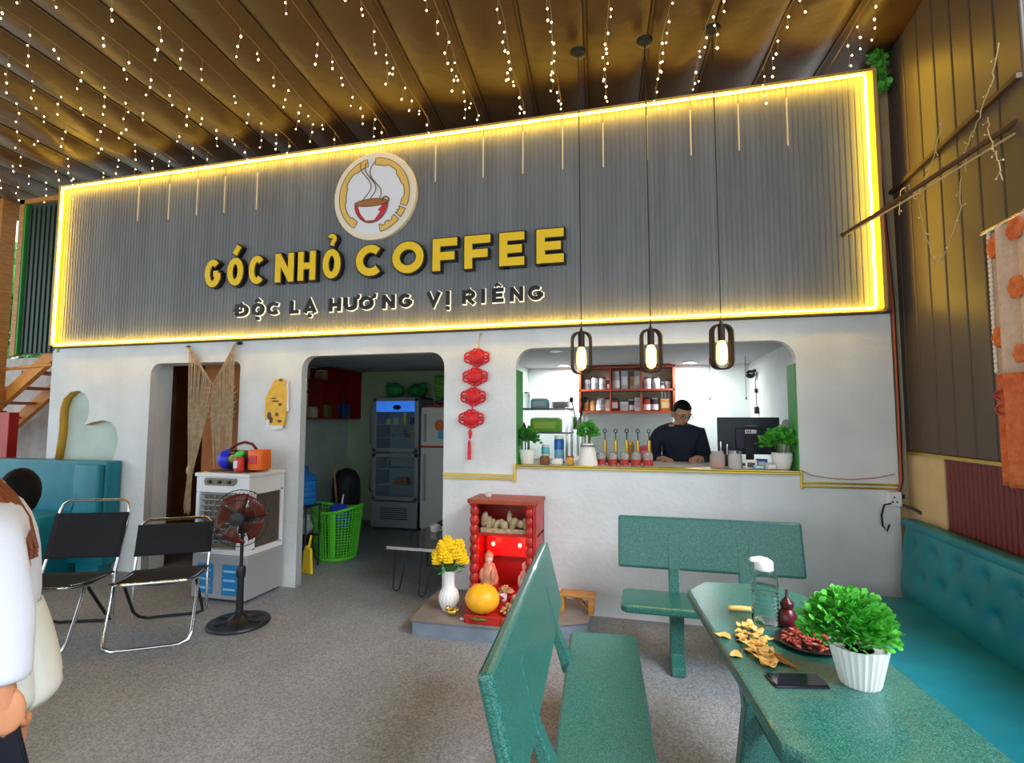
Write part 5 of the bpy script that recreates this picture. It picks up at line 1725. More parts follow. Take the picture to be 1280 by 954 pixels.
# monitor
MN = (.815, .56, CTR)
mn = thing('monitor', 'large dark monitor seen from behind on the bar', 'monitor', MN)
NAVYPL = mat('monitor_back', (.012, .016, .028), .4)
MB().box(-.235, .235, -.015, .02, .085, .385).build('panel', NAVYPL, mn, smooth=False, bevel=.008)
MB().box(-.10, .10, -.04, -.015, .12, .30).build('back_bulge', NAVYPL, mn, smooth=False, bevel=.01)
MB().box(-.03, .03, -.055, -.04, .01, .24).build('neck', BLACKPL, mn, smooth=False)
MB().prism(arc(0, 0, .12, 0, 345, 23, .09), 0, .012, 'z').build('base', BLACKPL, mn, smooth=False)
sk_ = MB().box(-.03, .055, -.043, -.040, .255, .285).build('sticker', LABELW, mn, smooth=False)
for k_ in range(3):
    MB().box(-.02 + k_ * .014, -.012 + k_ * .014, -.0445, -.043, .262, .278).build('sticker_print', JD, sk_, smooth=False)
MB().box(-.03, .06, -.042, -.0402, .315, .319).build('brand_line', GREYPL, mn, smooth=False)
MB().box(-.03, .055, -.042, -.0402, .17, .178).build('port_row', GREYPL, mn, smooth=False)
# glass jars and packs in front of the monitor
t = thing('glass_jar', 'upturned clear glass jar with orange red sweets on the sill', 'jar', (.52, .12, SILL))
MB().lathe([(.05, 0), (.053, .005), (.053, .09), (.042, .115), (.042, .125)], n=22).build('glass', JGLASS, t)
MB().lathe([(.048, .006), (.049, .045), (.03, .05)], n=20).build('sweets', mat('sweets', (.70, .08, .03), .4, var=.4, vscale=80), t)
t = thing('glass_jar', 'clear glass jar with steel lid, empty, beside the sweets', 'jar', (.645, .14, SILL))
MB().lathe([(.045, 0), (.05, .005), (.05, .085), (.04, .11)], n=22).build('glass', JGLASS, t)
MB().lathe([(.044, .108), (.046, .128), (.03, .131)], n=20).build('lid', STEEL, t)
for k_, (x, y, m_, lab) in enumerate(((.75, .11, JW, 'white packet on the sill in front of the monitor'), (.83, .16, mat('pack_blue', (.03, .05, .35), .4), 'blue packet leaning among white packets on the sill'), (.80, .09, mat('pack_cyan', (.2, .45, .5), .4), 'small grey blue dish on the sill by the round pot'), (.875, .07, JGY, 'grey packet on the sill touching the round white pot'))):
    t = thing('packet', lab, 'packet', (x, y, SILL), rad(-10 + 8 * k_))
    cushion(MB(), -.04, .04, -.015, .015, 0, (.065, .07, .03, .05)[k_], .008).build('body', m_, t)
    MB().box(-.025, .025, -.018, -.0145, .01, (.045, .05, .02, .035)[k_]).build('label', JD if m_ is JW else LABELW, t, smooth=False)
ct = thing('cup_rack', 'dark cutlery holder on the bar beside the man', 'cutlery', (.60, .42, CTR))
MB().box(-.07, .07, -.05, .05, 0, .09).build('holder', BLACKPL, ct, smooth=False, bevel=.006)
for k_ in range(6):
    MB().cyl((-.055 + k_ * .022, .02 * (-1) ** k_, .02), (-.06 + k_ * .024, .02 * (-1) ** k_, .15 + .02 * (k_ % 3)), .006, n=6).build('handle', BLACKPL if k_ % 2 else STEEL, ct)
# security camera and adapters on the bar wall
sc_ = thing('security_camera', 'small black security camera high in the bar corner', 'camera', (1.20, 2.55, 2.05))
MB().cyl((.07, 0, .03), (0, -.02, 0), .02, n=10).build('mount', BLACKPL, sc_)
MB().ell((0, -.06, -.02), (.055, .05, .05), 14, 10).build('head', BLACKPL, sc_)
MB().lathe([(.016, 0), (.018, .01)], (0, 0, 0), 12).build('lens', mat('lens', (.6, .6, .62), .2), sc_).location = (.0, -.115, -.02)
cb = thing('adapter_cable', 'black cable with adapters hanging down the bar wall', 'cable', (1.255, 2.45, 1.62))
MB().tube([(0, 0, .42), (-.01, .02, .30), (0, 0, .2), (-.012, -.02, .1), (0, 0, .02)], .005, 6).build('cord', WIRE_B, cb)
MB().box(-.03, .012, -.035, .035, -.05, .03).build('adapter', BLACKPL, cb, smooth=False, bevel=.005)
MB().box(-.022, .008, -.02, .02, .19, .24).build('connector', BLACKPL, cb, smooth=False, bevel=.004)
pg = thing('plastic_wrap', 'crumpled pale plastic wrap behind the round white pot', 'wrap', (1.10, .45, CTR))
MB().ell((0, 0, .16), (.08, .06, .16), 16, 10, fn=lambda p: p * (1 + .16 * math.sin(8 * p.x + 5 * p.z) * math.cos(6 * p.y))).build('wrap', mat('wrap_pale', (.55, .52, .55), .25, trans=.3), pg)
MB().ell((-.03, -.02, .33), (.035, .02, .04), 10, 7).build('wrap_end', mat('wrap_pale', (.55, .52, .55), .25, trans=.3), pg)
# ceiling downlights of the bar
for i, (x, y, lit, lab) in enumerate(((-1.0, 2.6, 1, 'lit round downlight in the bar ceiling over the steel rack'), (.54, 2.59, 1, 'lit round downlight in the bar ceiling beside the red jar shelf'), (-.87, 1.17, 0, 'pale unlit round downlight in the bar ceiling close to the serving window'))):
    t = thing('downlight', lab, 'light', (x, y, 2.188), 0, 'bar downlights')
    MB().lathe([(.085, 0), (.085, .012), (.06, .012), (.06, .004)], n=24, cap=False).build('rim', WHITEPL, t)
    MB().lathe([(.06, .003), (.06, .008)], n=24).build('lamp_disc', glow('downlight_white', (.9, .97, 1.0), 9) if lit else WHITEPL, t)
    if lit:
        area_light('downlight_beam', (x, y, 2.18), .12, 14, (.90, .97, 1.0))
# dangling light tubes inside
for i, (x, y) in enumerate(((.72, 2.2), (1.08, 2.1))):
    t = thing('pull_cord', 'thin dark cord hanging from the bar ceiling', 'cord', (x, y, 1.75), 0, 'cords hanging in the bar')
    MB().cyl((0, 0, 0), (0, 0, .45), .003, n=5).build('cord', WIRE_B, t)
    MB().lathe([(.006, -.03), (.008, -.01), (.003, .002)], n=8).build('weight', BLACKPL, t)
# ================================================================== PEOPLE
def skin(nodes, edges, levels=2):
    """nodes: list of (pos, radius or (rx, ry)); first node is the root; returns an MB"""
    me_ = bpy.data.meshes.new('skin_tmp')
    me_.from_pydata([n_[0] for n_ in nodes], edges, [])
    ob = bpy.data.objects.new('skin_tmp', me_)
    COL.objects.link(ob)
    ob.modifiers.new('skin', 'SKIN')
    lay = me_.skin_vertices[0].data
    for i, n_ in enumerate(nodes):
        r = n_[1]
        lay[i].radius = r if isinstance(r, tuple) else (r, r)
        lay[i].use_root = (i == 0)
    md = ob.modifiers.new('sub', 'SUBSURF')
    md.levels = levels
    md.render_levels = levels
    dg = bpy.context.evaluated_depsgraph_get()
    m2 = bpy.data.meshes.new_from_object(ob.evaluated_get(dg))
    mb_ = MB()
    mb_.add([v.co.copy() for v in m2.vertices], [tuple(p.vertices) for p in m2.polygons])
    bpy.data.objects.remove(ob)
    bpy.data.meshes.remove(me_)
    bpy.data.meshes.remove(m2)
    return mb_


def face_matrix(loc, fwd, tilt=0.0):
    f = Vector(fwd).normalized()
    up = Vector((0, 0, 1))
    r = f.cross(up).normalized()
    u = r.cross(f)
    M = Matrix((r, f, u)).transposed().to_4x4()
    M.translation = Vector(loc)
    return M


def head_into(mb_, M, s_=1.0):
    """head about .23 tall, facing +y of M, centre at M's origin"""
    def fn(p):
        x, y, z = p
        w = 1.0
        if z < 0:
            w = 1 - .28 * (-z) ** 1.5
        y2 = y * (1.0 + (.05 if y < 0 else 0))
        if y > 0 and z < -.2:
            y2 += .06 * (-z - .2)
        # brow and eye hollows
        if y > .5:
            for ex in (-.42, .42):
                d2 = ((x - ex) / .2) ** 2 + ((z - .02) / .13) ** 2
                y2 -= .07 * math.exp(-d2)
            # nose
            y2 += .26 * math.exp(-(x / .14) ** 2 - ((z + .20) / .16) ** 2) + .10 * math.exp(-(x / .10) ** 2 - ((z + .02) / .18) ** 2)
            # lips and chin
            y2 += .07 * math.exp(-(x / .26) ** 2 - ((z + .47) / .07) ** 2) + .08 * math.exp(-(x / .24) ** 2 - ((z + .80) / .14) ** 2)
        return Vector((x * w, y2, z))
    h = MB().ell((0, 0, 0), (.078 * s_, .097 * s_, .118 * s_), 36, 28, fn=fn)
    for sx in (-1, 1):
        h.ell((sx * .080 * s_, -.008 * s_, -.008 * s_), (.010 * s_, .020 * s_, .030 * s_), 10, 8)
    mb_.add([M @ Vector(v) for v in h.v], h.f)


def eyes_brows(parent, M, s_, off):
    for sx in (-1, 1):
        e_ = MB().ell((sx * .033 * s_, .083 * s_, .003 * s_), (.011 * s_, .008 * s_, .006 * s_), 10, 8)
        e_.v = [tuple(M @ Vector(v)) for v in e_.v]
        e_.build('eye', mat('eye_dark', (.02, .015, .012), .2), parent, off=off)
        b_ = MB().tube([(sx * .015 * s_, .094 * s_, .024 * s_), (sx * .035 * s_, .093 * s_, .029 * s_), (sx * .052 * s_, .082 * s_, .023 * s_)], .0035 * s_, 5)
        b_.v = [tuple(M @ Vector(v)) for v in b_.v]
        b_.build('eyebrow', HAIRBLACK, parent, off=off)
    m_ = MB().tube([(-.022 * s_, .092 * s_, -.056 * s_), (0, .100 * s_, -.054 * s_), (.022 * s_, .092 * s_, -.056 * s_)], .004 * s_, 5)
    m_.v = [tuple(M @ Vector(v)) for v in m_.v]
    m_.build('lips', mat('lips', (.40, .13, .10), .45), parent, off=off)


def hair_cap(M, s_, low_back=-.6, front=.45, thick=1.09):
    """shell over crown and back of the head"""
    mb_ = MB()
    nu, nv = 32, 20
    vs_, fs_ = [], []
    for i in range(nv + 1):
        t_ = i / nv
        for j in range(nu):
            a = 2 * PI * j / nu
            fy = math.sin(a)
            lim = front if fy > .35 else (low_back if fy < -.1 else front + (low_back - front) * ((.35 - fy) / .45))
            th = t_ * math.acos(max(-1, min(1, lim)))
            p = Vector((math.sin(th) * math.cos(a), math.sin(th) * fy, math.cos(th)))
            k2 = thick * (1 + .018 * math.sin(11 * a + 6 * th))
            vs_.append(M @ Vector((p.x * .080 * s_ * k2, (p.y * .099 * k2 - .004) * s_, (p.z * .118 * k2 + .004) * s_)))
    for i in range(nv):
        for j in range(nu):
            j2 = (j + 1) % nu
            fs_.append((i * nu + j, (i + 1) * nu + j, (i + 1) * nu + j2, i * nu + j2))
    mb_.add(vs_, fs_)
    return mb_


def hand_into(mb_, wrist, d, nrm, s_=1.0, curl=.9, thumb=1, grip=None):
    """palm along d, back of the hand along nrm; fingers curl away from nrm; thumb=+-1 side"""
    d = Vector(d).normalized()
    nrm = (Vector(nrm) - d * Vector(nrm).dot(d)).normalized()
    side = d.cross(nrm) * thumb
    w = Vector(wrist)
    M = Matrix((side, d, nrm)).transposed()
    c_ = w + d * .048 * s_
    p = MB().ell((0, 0, 0), (.040 * s_, .055 * s_, .016 * s_), 16, 12)
    mb_.add([c_ + M @ Vector(v) for v in p.v], p.f)
    mb_.tube([w - d * .03 * s_, w + d * .01 * s_, w + d * .04 * s_], [.024 * s_, .025 * s_, .020 * s_], 12)
    for k2, (off_, ln, r) in enumerate(((.028, .072, .0088), (.010, .080, .0092), (-.009, .074, .0088), (-.027, .060, .0078))):
        base = w + d * (.086 - abs(off_) * .25) * s_ + side * off_ * s_
        pts, ang = [base - d * .02 * s_, base], .12 + .06 * k2
        cur = base
        rs = [r * s_, r * s_ * 1.05]
        for seg, f in ((.46, .95), (.30, .92), (.24, .80)):
            ang += curl * (1.0 if seg < .4 else .75)
            cur = cur + (d * math.cos(ang) - nrm * math.sin(ang)) * ln * seg * s_
            pts.append(cur)
            rs.append(r * f * s_)
        pts.append(cur + (d * math.cos(ang) - nrm * math.sin(ang)) * .004 * s_)
        rs.append(r * .4 * s_)
        mb_.tube(pts, rs, 9)
    tb = w + d * .028 * s_ + side * .030 * s_
    mb_.tube([tb - side * .012 * s_, tb + side * .012 * s_ + d * .012 * s_ - nrm * .006 * s_, tb + side * .020 * s_ + d * .038 * s_ - nrm * .020 * s_, tb + side * .010 * s_ + d * .058 * s_ - nrm * .032 * s_, tb + side * .006 * s_ + d * .064 * s_ - nrm * .036 * s_], [.014 * s_, .013 * s_, .0105 * s_, .009 * s_, .004 * s_], 9)


# ---- man at the bar
MX, MY = .29, .97
MO = (MX, MY, FZ)
man = thing('person', 'man in a navy top and glasses standing behind the bar, head bowed', 'person', MO)
sx_ = .175
N_ = [((MX, MY, .92), (.145, .105)), ((MX, MY, 1.10), (.135, .10)), ((MX + .005, MY - .01, 1.28), (.155, .11)), ((MX + .01, MY - .02, 1.40), (.105, .085)), ((MX + .015, MY - .035, 1.46), (.055, .055)), ((MX + .025, MY - .055, 1.53), (.05, .05)),
      ((MX - sx_, MY - .02, 1.375), .062), ((MX - sx_ - .055, MY - .03, 1.12), .047), ((MX - .12, MY - .26, 1.155), .034),
      ((MX + sx_, MY - .02, 1.375), .062), ((MX + sx_ + .055, MY - .05, 1.12), .047), ((MX + .13, MY - .27, 1.17), .034),
      ((MX - .09, MY, .84), .085), ((MX - .095, MY - .01, .47), .058), ((MX - .10, MY + .01, FZ + .09), .042), ((MX - .10, MY - .12, FZ + .035), .034),
      ((MX + .09, MY, .84), .085), ((MX + .095, MY - .01, .47), .058), ((MX + .10, MY + .01, FZ + .09), .042), ((MX + .10, MY - .12, FZ + .035), .034)]
E_ = [(0, 1), (1, 2), (2, 3), (3, 4), (4, 5), (3, 6), (6, 7), (7, 8), (3, 9), (9, 10), (10, 11), (0, 12), (12, 13), (13, 14), (14, 15), (0, 16), (16, 17), (17, 18), (18, 19)]
bd = skin(N_, E_)
Mh = face_matrix((MX + .035, MY - .075, 1.558), (.38, -.80, -.42))
head_into(bd, Mh, .96)
hand_into(bd, (MX - .12, MY - .26, 1.155), (.35, -.9, .0), (0, 0, 1), .95, .6, 1)
hand_into(bd, (MX + .13, MY - .27, 1.17), (-.35, -.9, .0), (0, 0, 1), .95, .6, -1)
bd.build('body', SKIN, man, off=MO)
grow = lambda n_, k2: [(p, (r[0] + k2, r[1] + k2) if isinstance(r, tuple) else r + k2) for p, r in n_]
G_ = grow(N_, .024)
G_[8] = ((MX - .135, MY - .20, 1.15), .044)
G_[11] = ((MX + .145, MY - .21, 1.16), .044)
G_[3] = ((MX + .01, MY - .02, 1.405), (.135, .11))
G_[4] = ((MX + .014, MY - .033, 1.468), (.074, .072))
skin(G_[:5] + G_[6:12], [(0, 1), (1, 2), (2, 3), (3, 4), (3, 5), (5, 6), (6, 7), (3, 8), (8, 9), (9, 10)]).build('shirt', NAVY, man, off=MO)
skin([G_[0]] + G_[12:15] + G_[16:19], [(0, 1), (1, 2), (2, 3), (0, 4), (4, 5), (5, 6)]).build('trousers', mat('dark_trousers', (.02, .02, .025), .85), man, off=MO)
for sx in (-1, 1):
    cushion(MB(), MX + sx * .10 - .045, MX + sx * .10 + .045, MY - .17, MY + .06, FZ, FZ + .07, .03).build('shoe', BLACKPL, man, off=MO)
ap = MB().sheet(lambda u, v: (MX + .005 + (u - .5) * (.34), MY - .085 - .085 * math.cos((u - .5) * 2.6) + .004 * v, .62 + .46 * v), 12, 14)
apo = ap.build('apron', mat('apron_navy', (.011, .014, .027), .85), man, solid=.006, off=MO)
MB().box(MX - .02, MX + .02, MY - .178, MY - .170, .98, 1.02).build('apron_badge', LABELW, apo, smooth=False, off=MO)
hair_cap(Mh, .97, -.45, .50, 1.07).build('hair', HAIRBLACK, man, off=MO)
eyes_brows(man, Mh, .96, MO)
gl = MB()
for sx in (-1, 1):
    gl.tube([(sx * .035 + .024 * math.cos(2 * PI * j / 14), .098, .002 + .017 * math.sin(2 * PI * j / 14)) for j in range(14)], .0025, 5, closed=True)
    gl.tube([(sx * .058, .096, .006), (sx * .08, .03, .006), (sx * .082, -.01, .0)], .0022, 5)
gl.tube([(-.012, .100, .004), (.012, .100, .004)], .0022, 5)
gl.v = [tuple(Mh @ Vector(v)) for v in gl.v]
gl.build('glasses', BLACKPL, man, off=MO)

# ---- woman in white near the camera
WO = (-1.80, -3.0, FZ)
wm = thing('person', 'woman in a loose white long-sleeved top and cream skirt, phone in hand', 'person', WO)
f_ = Vector((-.86, -.30, 0)).normalized()       # facing
s_l = Vector((.30, -.86, 0)).normalized()       # her left, towards the camera
hip = Vector((-1.84, -2.93, .80))
ch = hip + f_ * .04 + Vector((0, 0, .36))
sh = Vector((-1.60, -3.085, 1.20))
el = Vector((-1.535, -3.075, 1.01))
wr_ = Vector((-1.512, -3.088, .845))
sh2 = ch * 2 - sh + Vector((0, 0, .0)) + f_ * .12
el2 = sh2 + Vector((-.03, .05, -.24)) + f_ * .05
wr2 = el2 + Vector((0, 0, -.10)) + f_ * .18
nk = ch + Vector((0, 0, .16)) + f_ * .05
hd = nk + Vector((0, 0, .12)) + f_ * .05
legs = []
for s2 in (1, -1):
    legs.append((hip + s_l * .085 * s2 + Vector((0, 0, -.08)), .085))
    legs.append((hip + s_l * .09 * s2 + Vector((0, 0, -.40)) + f_ * .03, .055))
    legs.append((hip + s_l * .09 * s2 + Vector((0, 0, -.69)), .038))
    p_ = hip + s_l * .09 * s2 + f_ * .13
    legs.append((Vector((p_.x, p_.y, FZ + .03)), .03))
WN = [(hip, (.12, .11)), (hip + Vector((0, 0, .18)), (.10, .095)), (ch, (.11, .10)), (nk, .048), (hd - Vector((0, 0, .04)), .046),
      (sh, .055), (el, .042), (wr_, .027), (sh2, .055), (el2, .042), (wr2, .027)] + legs
WE = [(0, 1), (1, 2), (2, 3), (3, 4), (2, 5), (5, 6), (6, 7), (2, 8), (8, 9), (9, 10), (0, 11), (11, 12), (12, 13), (13, 14), (0, 15), (15, 16), (16, 17), (17, 18)]
wb = skin(WN, WE)
Mw = face_matrix(hd, (f_.x, f_.y, -.35))
head_into(wb, Mw, .96)
hand_into(wb, wr_, (.20, .03, -.97), (.62, -.72, .1), 1.0, .78, 1)
hand_into(wb, wr2, (f_.x, f_.y, -.5), s_l * -1, .95, .5, 1)
wb.build('body', mat('skin_warm', (.66, .27, .13), .5, var=.06, vscale=14), wm, off=WO)
top = [(hip + Vector((0, 0, .06)), (.135, .125)), (hip + Vector((0, 0, .22)), (.13, .12)), (ch, (.13, .118)), (ch + Vector((0, 0, .12)) + f_ * .04, (.105, .095)),
       (sh + Vector((0, 0, .012)), .068), (el, .061), (Vector((-1.522, -3.080, .93)), .055), (Vector((-1.514, -3.086, .878)), .058), (Vector((-1.512, -3.088, .857)), .048),
       (sh2, .076), (el2, .058), (wr2, .045), (nk + Vector((0, 0, .02)), .062)]
skin(top, [(0, 1), (1, 2), (2, 3), (2, 4), (4, 5), (5, 6), (6, 7), (7, 8), (2, 9), (9, 10), (10, 11), (3, 12)]).build('top', WHITECLOTH, wm, off=WO)


def skirt(u, v):
    a = 2 * PI * u
    z = .665 + .30 * v
    r = .165 - .068 * v ** 1.6 + .012 * math.sin(5 * a) * (1 - v)
    if v < .12:
        r -= .03 * (1 - v / .12)
    return (hip.x + .025 + r * math.cos(a), hip.y + .01 + r * .95 * math.sin(a), z + .03 * math.sin(a + .8) * (1 - v))


MB().sheet(skirt, 40, 14).build('skirt', CREAMCLOTH, wm, solid=.006, off=WO)
hair_cap(Mw, .98, -.75, .45, 1.10).build('hair', HAIRBROWN, wm, off=WO)
h0 = Vector(hd)
hp = [h0 - f_ * .06 + Vector((0, 0, .02)), Vector((-1.80, -3.02, 1.35)), Vector((-1.715, -3.0, 1.278)), Vector((-1.672, -2.985, 1.215)), Vector((-1.640, -2.973, 1.135))]
hl = MB()
for k2 in range(9):
    o_ = Vector((0, 0, -.012 * (k2 % 3))) + Vector((-.012, .02, 0)) * (k2 // 3)
    hl.tube([p + o_ * (1 if i else .3) for i, p in enumerate(hp)], [.02, .02, .018, .015, .006], 8)
hl.build('long_hair', HAIRBROWN, wm, off=WO)
eyes_brows(wm, Mw, .96, WO)
for s2 in (1, -1):
    p_ = hip + s_l * .09 * s2 + f_ * .05
    cushion(MB(), -.045, .045, -.12, .12, 0, .055, .035).build('shoe', mat('shoe_tan', (.35, .2, .1), .5), wm).matrix_local = Matrix.Translation((p_.x - WO[0], p_.y - WO[1], 0)) @ Matrix.Rotation(math.atan2(f_.y, f_.x) + PI / 2, 4, 'Z')
hp_ = thing('phone', 'dark phone held low in the hand of the woman in white', 'phone', (-1.505, -3.075, .715))
Mp = Matrix.Rotation(math.atan2(s_l.y, s_l.x), 4, 'Z') @ Matrix.Rotation(rad(20), 4, 'Y')
pb = cushion(MB(), -.036, .036, -.075, .075, -.005, .005, .008)
Rp = Matrix((Vector((f_.x, f_.y, 0)), Vector((.25, .1, -.95)), Vector((f_.x, f_.y, 0)).cross(Vector((.25, .1, -.95))))).transposed().to_4x4()
pb.v = [tuple(Rp @ Vector(v)) for v in pb.v]
pb.build('body', mat('phone_black', (.012, .011, .018), .15), hp_)
ps = MB().box(-.032, .032, -.070, .070, .005, .0056)
ps.v = [tuple(Rp @ Vector(v)) for v in ps.v]
ps.build('screen', mat('phone_glass', (.008, .008, .016), .05), hp_, smooth=False)

# ---- black haired person seated beyond her
SO_ = (-3.62, -1.95, FZ)
sp_ = thing('person', 'black-haired seated person leaning over beyond the woman in white', 'person', SO_)
hip = Vector((-3.68, -1.96, .50))
ch = Vector((-3.62, -1.95, .84))
hd = Vector((-3.35, -1.905, 1.085))
nk = Vector((-3.52, -1.93, .98))
f_ = Vector((.35, -.93, 0)).normalized()
sr = Vector((.93, .35, 0)).normalized()
N2 = [(hip, (.13, .12)), ((hip + ch) / 2, (.12, .11)), (ch, (.12, .105)), (nk, .055), (hd - Vector((.05, .01, .05)), .05)]
E2 = [(0, 1), (1, 2), (2, 3), (3, 4)]
for s2 in (-1, 1):
    b0 = len(N2)
    shd = ch + sr * (.155 if s2 > 0 else .17) * s2 + Vector((0, 0, .02))
    if s2 > 0:
        shd = ch + sr * .10 - f_ * .0 + Vector((0, 0, -.04))
    N2 += [(shd, .055), (shd + f_ * .10 + Vector((-.04, 0, -.22)), .042), (hip + f_ * .36 + sr * .05 * s2 + Vector((-.05, 0, .10)), .03)]
    E2 += [(2, b0), (b0, b0 + 1), (b0 + 1, b0 + 2)]
    b1 = len(N2)
    kn_ = hip + f_ * .42 + sr * .09 * s2 - Vector((.08, 0, .02))
    N2 += [(hip + sr * .08 * s2, .085), (kn_, .06), (Vector((kn_.x, kn_.y, FZ + .09)), .042), (Vector((kn_.x, kn_.y, FZ + .035)) + f_ * .13, .034)]
    E2 += [(0, b1), (b1, b1 + 1), (b1 + 1, b1 + 2), (b1 + 2, b1 + 3)]
sbm = skin(N2, E2)
Ms = face_matrix(hd, (.25, -.75, -.6))
Ms = face_matrix(hd, (-.72, .66, -.25))
head_into(sbm, Ms, 1.0)
for s2, iw in ((-1, 7), (1, 14)):
    hand_into(sbm, N2[iw][0], (f_.x, f_.y, -.2), (0, 0, 1), .95, .4, s2)
sbm.build('body', SKIN, sp_, off=SO_)
T2 = grow([N2[0], N2[1], N2[2], N2[3], N2[5], N2[6], N2[12], N2[13]], .028)
T2[3] = (nk - (nk - ch) * .15, .072)
skin(T2, [(0, 1), (1, 2), (2, 3), (2, 4), (4, 5), (2, 6), (6, 7)]).build('shirt', mat('brown_shirt', (.16, .05, .02), .8), sp_, off=SO_)
skin(grow([N2[0], N2[8], N2[9], N2[10], N2[15], N2[16], N2[17]], .014), [(0, 1), (1, 2), (2, 3), (0, 4), (4, 5), (5, 6)]).build('trousers', mat('dark_trousers', (.02, .02, .025), .85), sp_, off=SO_)
hair_cap(Ms, 1.02, -.85, .25, 1.14).build('hair', HAIRBLACK, sp_, off=SO_)
eyes_brows(sp_, Ms, 1.0, SO_)
stl = thing('low_stool', 'low black stool under the seated black-haired person', 'stool', (-3.70, -1.95, FZ))
MB().lathe([(.17, .32), (.18, .335), (.18, .36), (.165, .372)], n=28).build('seat', BLACKPL, stl)
for k2 in range(4):
    a = PI / 4 + k2 * PI / 2
    MB().cyl((.15 * math.cos(a), .15 * math.sin(a), 0), (.11 * math.cos(a), .11 * math.sin(a), .33), .013, n=8).build('leg', DARKSTEEL, stl)

# ================================================================== RIGHT CORNER DETAILS
# leaning pole with a pale wire along it
pl_ = thing('wall_pole', 'thin brown pole sticking out from the cladding across the sign edge', 'pole', (1.36, -.12, 2.77))
PO = (1.36, -.12, 2.77)
MB().tube([(1.335, -.125, 2.762), (1.45, -.42, 2.80), (1.725, -1.19, 2.905)], .014, 8).build('pole', mat('purlin_brown', (.07, .035, .018), .6), pl_, off=PO)
MB().tube([(1.34, -.135, 2.755), (1.50, -.55, 2.79), (1.715, -1.18, 2.85)], .006, 6).build('pale_wire', mat('wire_cream', (.45, .33, .2), .6), pl_, off=PO)
MB().tube([(1.325, -.122, 2.755), (1.34, -.13, 2.77)], .017, 8).build('end_cap', BLACKPL, pl_, off=PO)


def unlit(label, pts, seed):
    g_ = random.Random(seed)
    t = thing('wire_light_string', label, 'light string', pts[0], 0, 'unlit light strings by the cladding')
    w2, b2_ = MB(), MB()
    q = []
    for i in range(len(pts) - 1):
        for j in range(6):
            a = Vector(pts[i]).lerp(Vector(pts[i + 1]), j / 6)
            q.append(a + Vector((0, g_.uniform(-.012, .012), g_.uniform(-.012, .012))))
    q.append(Vector(pts[-1]))
    w2.tube(q, .0028, 4, caps=False)
    for i, p in enumerate(q):
        if i % 3 == 1:
            d2 = Vector((-.01, g_.uniform(-1, 1), g_.uniform(-.6, .6))).normalized() * .035
            w2.tube([p, p + d2], .002, 3, caps=False)
            bulb(b2_, p + d2, .005)
    w2.build('wire', WIRE_W, t, off=pts[0])
    tag(b2_.build('bulbs', mat('bulb_unlit', (.75, .66, .5), .3), t, off=pts[0]), kind='stuff')


unlit('looped pale wire of unlit lights on the cladding above the pole', [(1.66, -.15, 2.85), (1.66, -.20, 3.02), (1.66, -.34, 2.93), (1.66, -.46, 2.92), (1.66, -.60, 3.02), (1.66, -.72, 3.22)], 1)
unlit('pale wire of unlit lights hanging in a curl below the pole', [(1.64, -.44, 2.87), (1.64, -.50, 2.64), (1.64, -.57, 2.45), (1.64, -.64, 2.40), (1.64, -.72, 2.44), (1.64, -.86, 2.60), (1.64, -.89, 2.78)], 2)
unlit('long pale wire of unlit lights running up the cladding towards the opening', [(1.65, -.90, 2.80), (1.65, -.93, 2.92), (1.65, -1.05, 3.02), (1.65, -1.15, 3.12), (1.65, -1.22, 3.28)], 3)
unlit('short pale wire of unlit lights dangling next to the lace curtain', [(1.64, -1.12, 2.98), (1.64, -1.14, 2.84), (1.64, -1.18, 2.74), (1.64, -1.20, 2.62)], 4)
# corner cables
cbm = [(1.60, -.035, 3.9), (1.62, -.03, 3.2), (1.655, -.03, 2.3), (1.66, -.02, 1.6), (1.655, -.02, 1.1), (1.63, -.02, 1.0)]
for i, (dx, m_, lab) in enumerate(((0, WIRE_B, 'black cable running down the wall corner'), (.018, mat('wire_grey', (.25, .25, .25), .5), 'grey cable running down the wall corner beside the black one'), (-.012, mat('wire_red', (.5, .09, .04), .5), 'reddish cable running down the wall corner to the socket'))):
    pts = [(x + dx, y - .004 * i, z) for x, y, z in cbm]
    t = thing('cable', lab, 'cable', pts[-1])
    MB().tube(pts, .006, 6).build('cord', m_, t, off=pts[-1])
    MB().box(pts[-1][0] - .01, pts[-1][0] + .01, pts[-1][1] - .008, pts[-1][1] + .008, pts[-1][2] - .02, pts[-1][2] + .01).build('plug', BLACKPL, t, smooth=False, off=pts[-1])
t = thing('cable', 'thin pinkish cable sagging along the wall above the gold trim', 'cable', (1.06, -.012, 1.14))
MB().tube([(1.045, -.014, 1.15), (1.12, -.012, 1.115), (1.22, -.012, 1.10), (1.36, -.012, 1.095), (1.50, -.012, 1.11), (1.62, -.015, 1.14)], .004, 5).build('cord', mat('wire_pink', (.45, .28, .24), .5), t, off=(1.06, -.012, 1.14))
MB().box(1.615, 1.63, -.022, -.006, 1.13, 1.155).build('clip', WHITEPL, t, smooth=False, off=(1.06, -.012, 1.14))
ow = thing('wall_socket', 'white wall socket box with plugged cables below the gold trim', 'socket', (1.59, -.02, .93))
MB().box(-.035, .045, -.03, .02, 0, .095).build('box', WHITEPL, ow, smooth=False, bevel=.006)
for x, z in ((-.01, .03), (.015, .03), (.0, .06)):
    MB().cyl((x, -.032, z), (x, -.028, z), .006, n=8).build('hole', BLACKPL, ow)
MB().tube([(-.02, -.035, .02), (-.06, -.03, .01), (-.075, -.02, -.06), (-.07, -.015, -.13), (-.045, -.015, -.165), (-.03, -.015, -.12)], .006, 6).build('lead', WIRE_B, ow)
MB().tube([(.045, -.03, .01), (.09, -.05, -.005), (.125, -.09, -.03)], .010, 6).build('plug_lead', BLACKPL, ow)
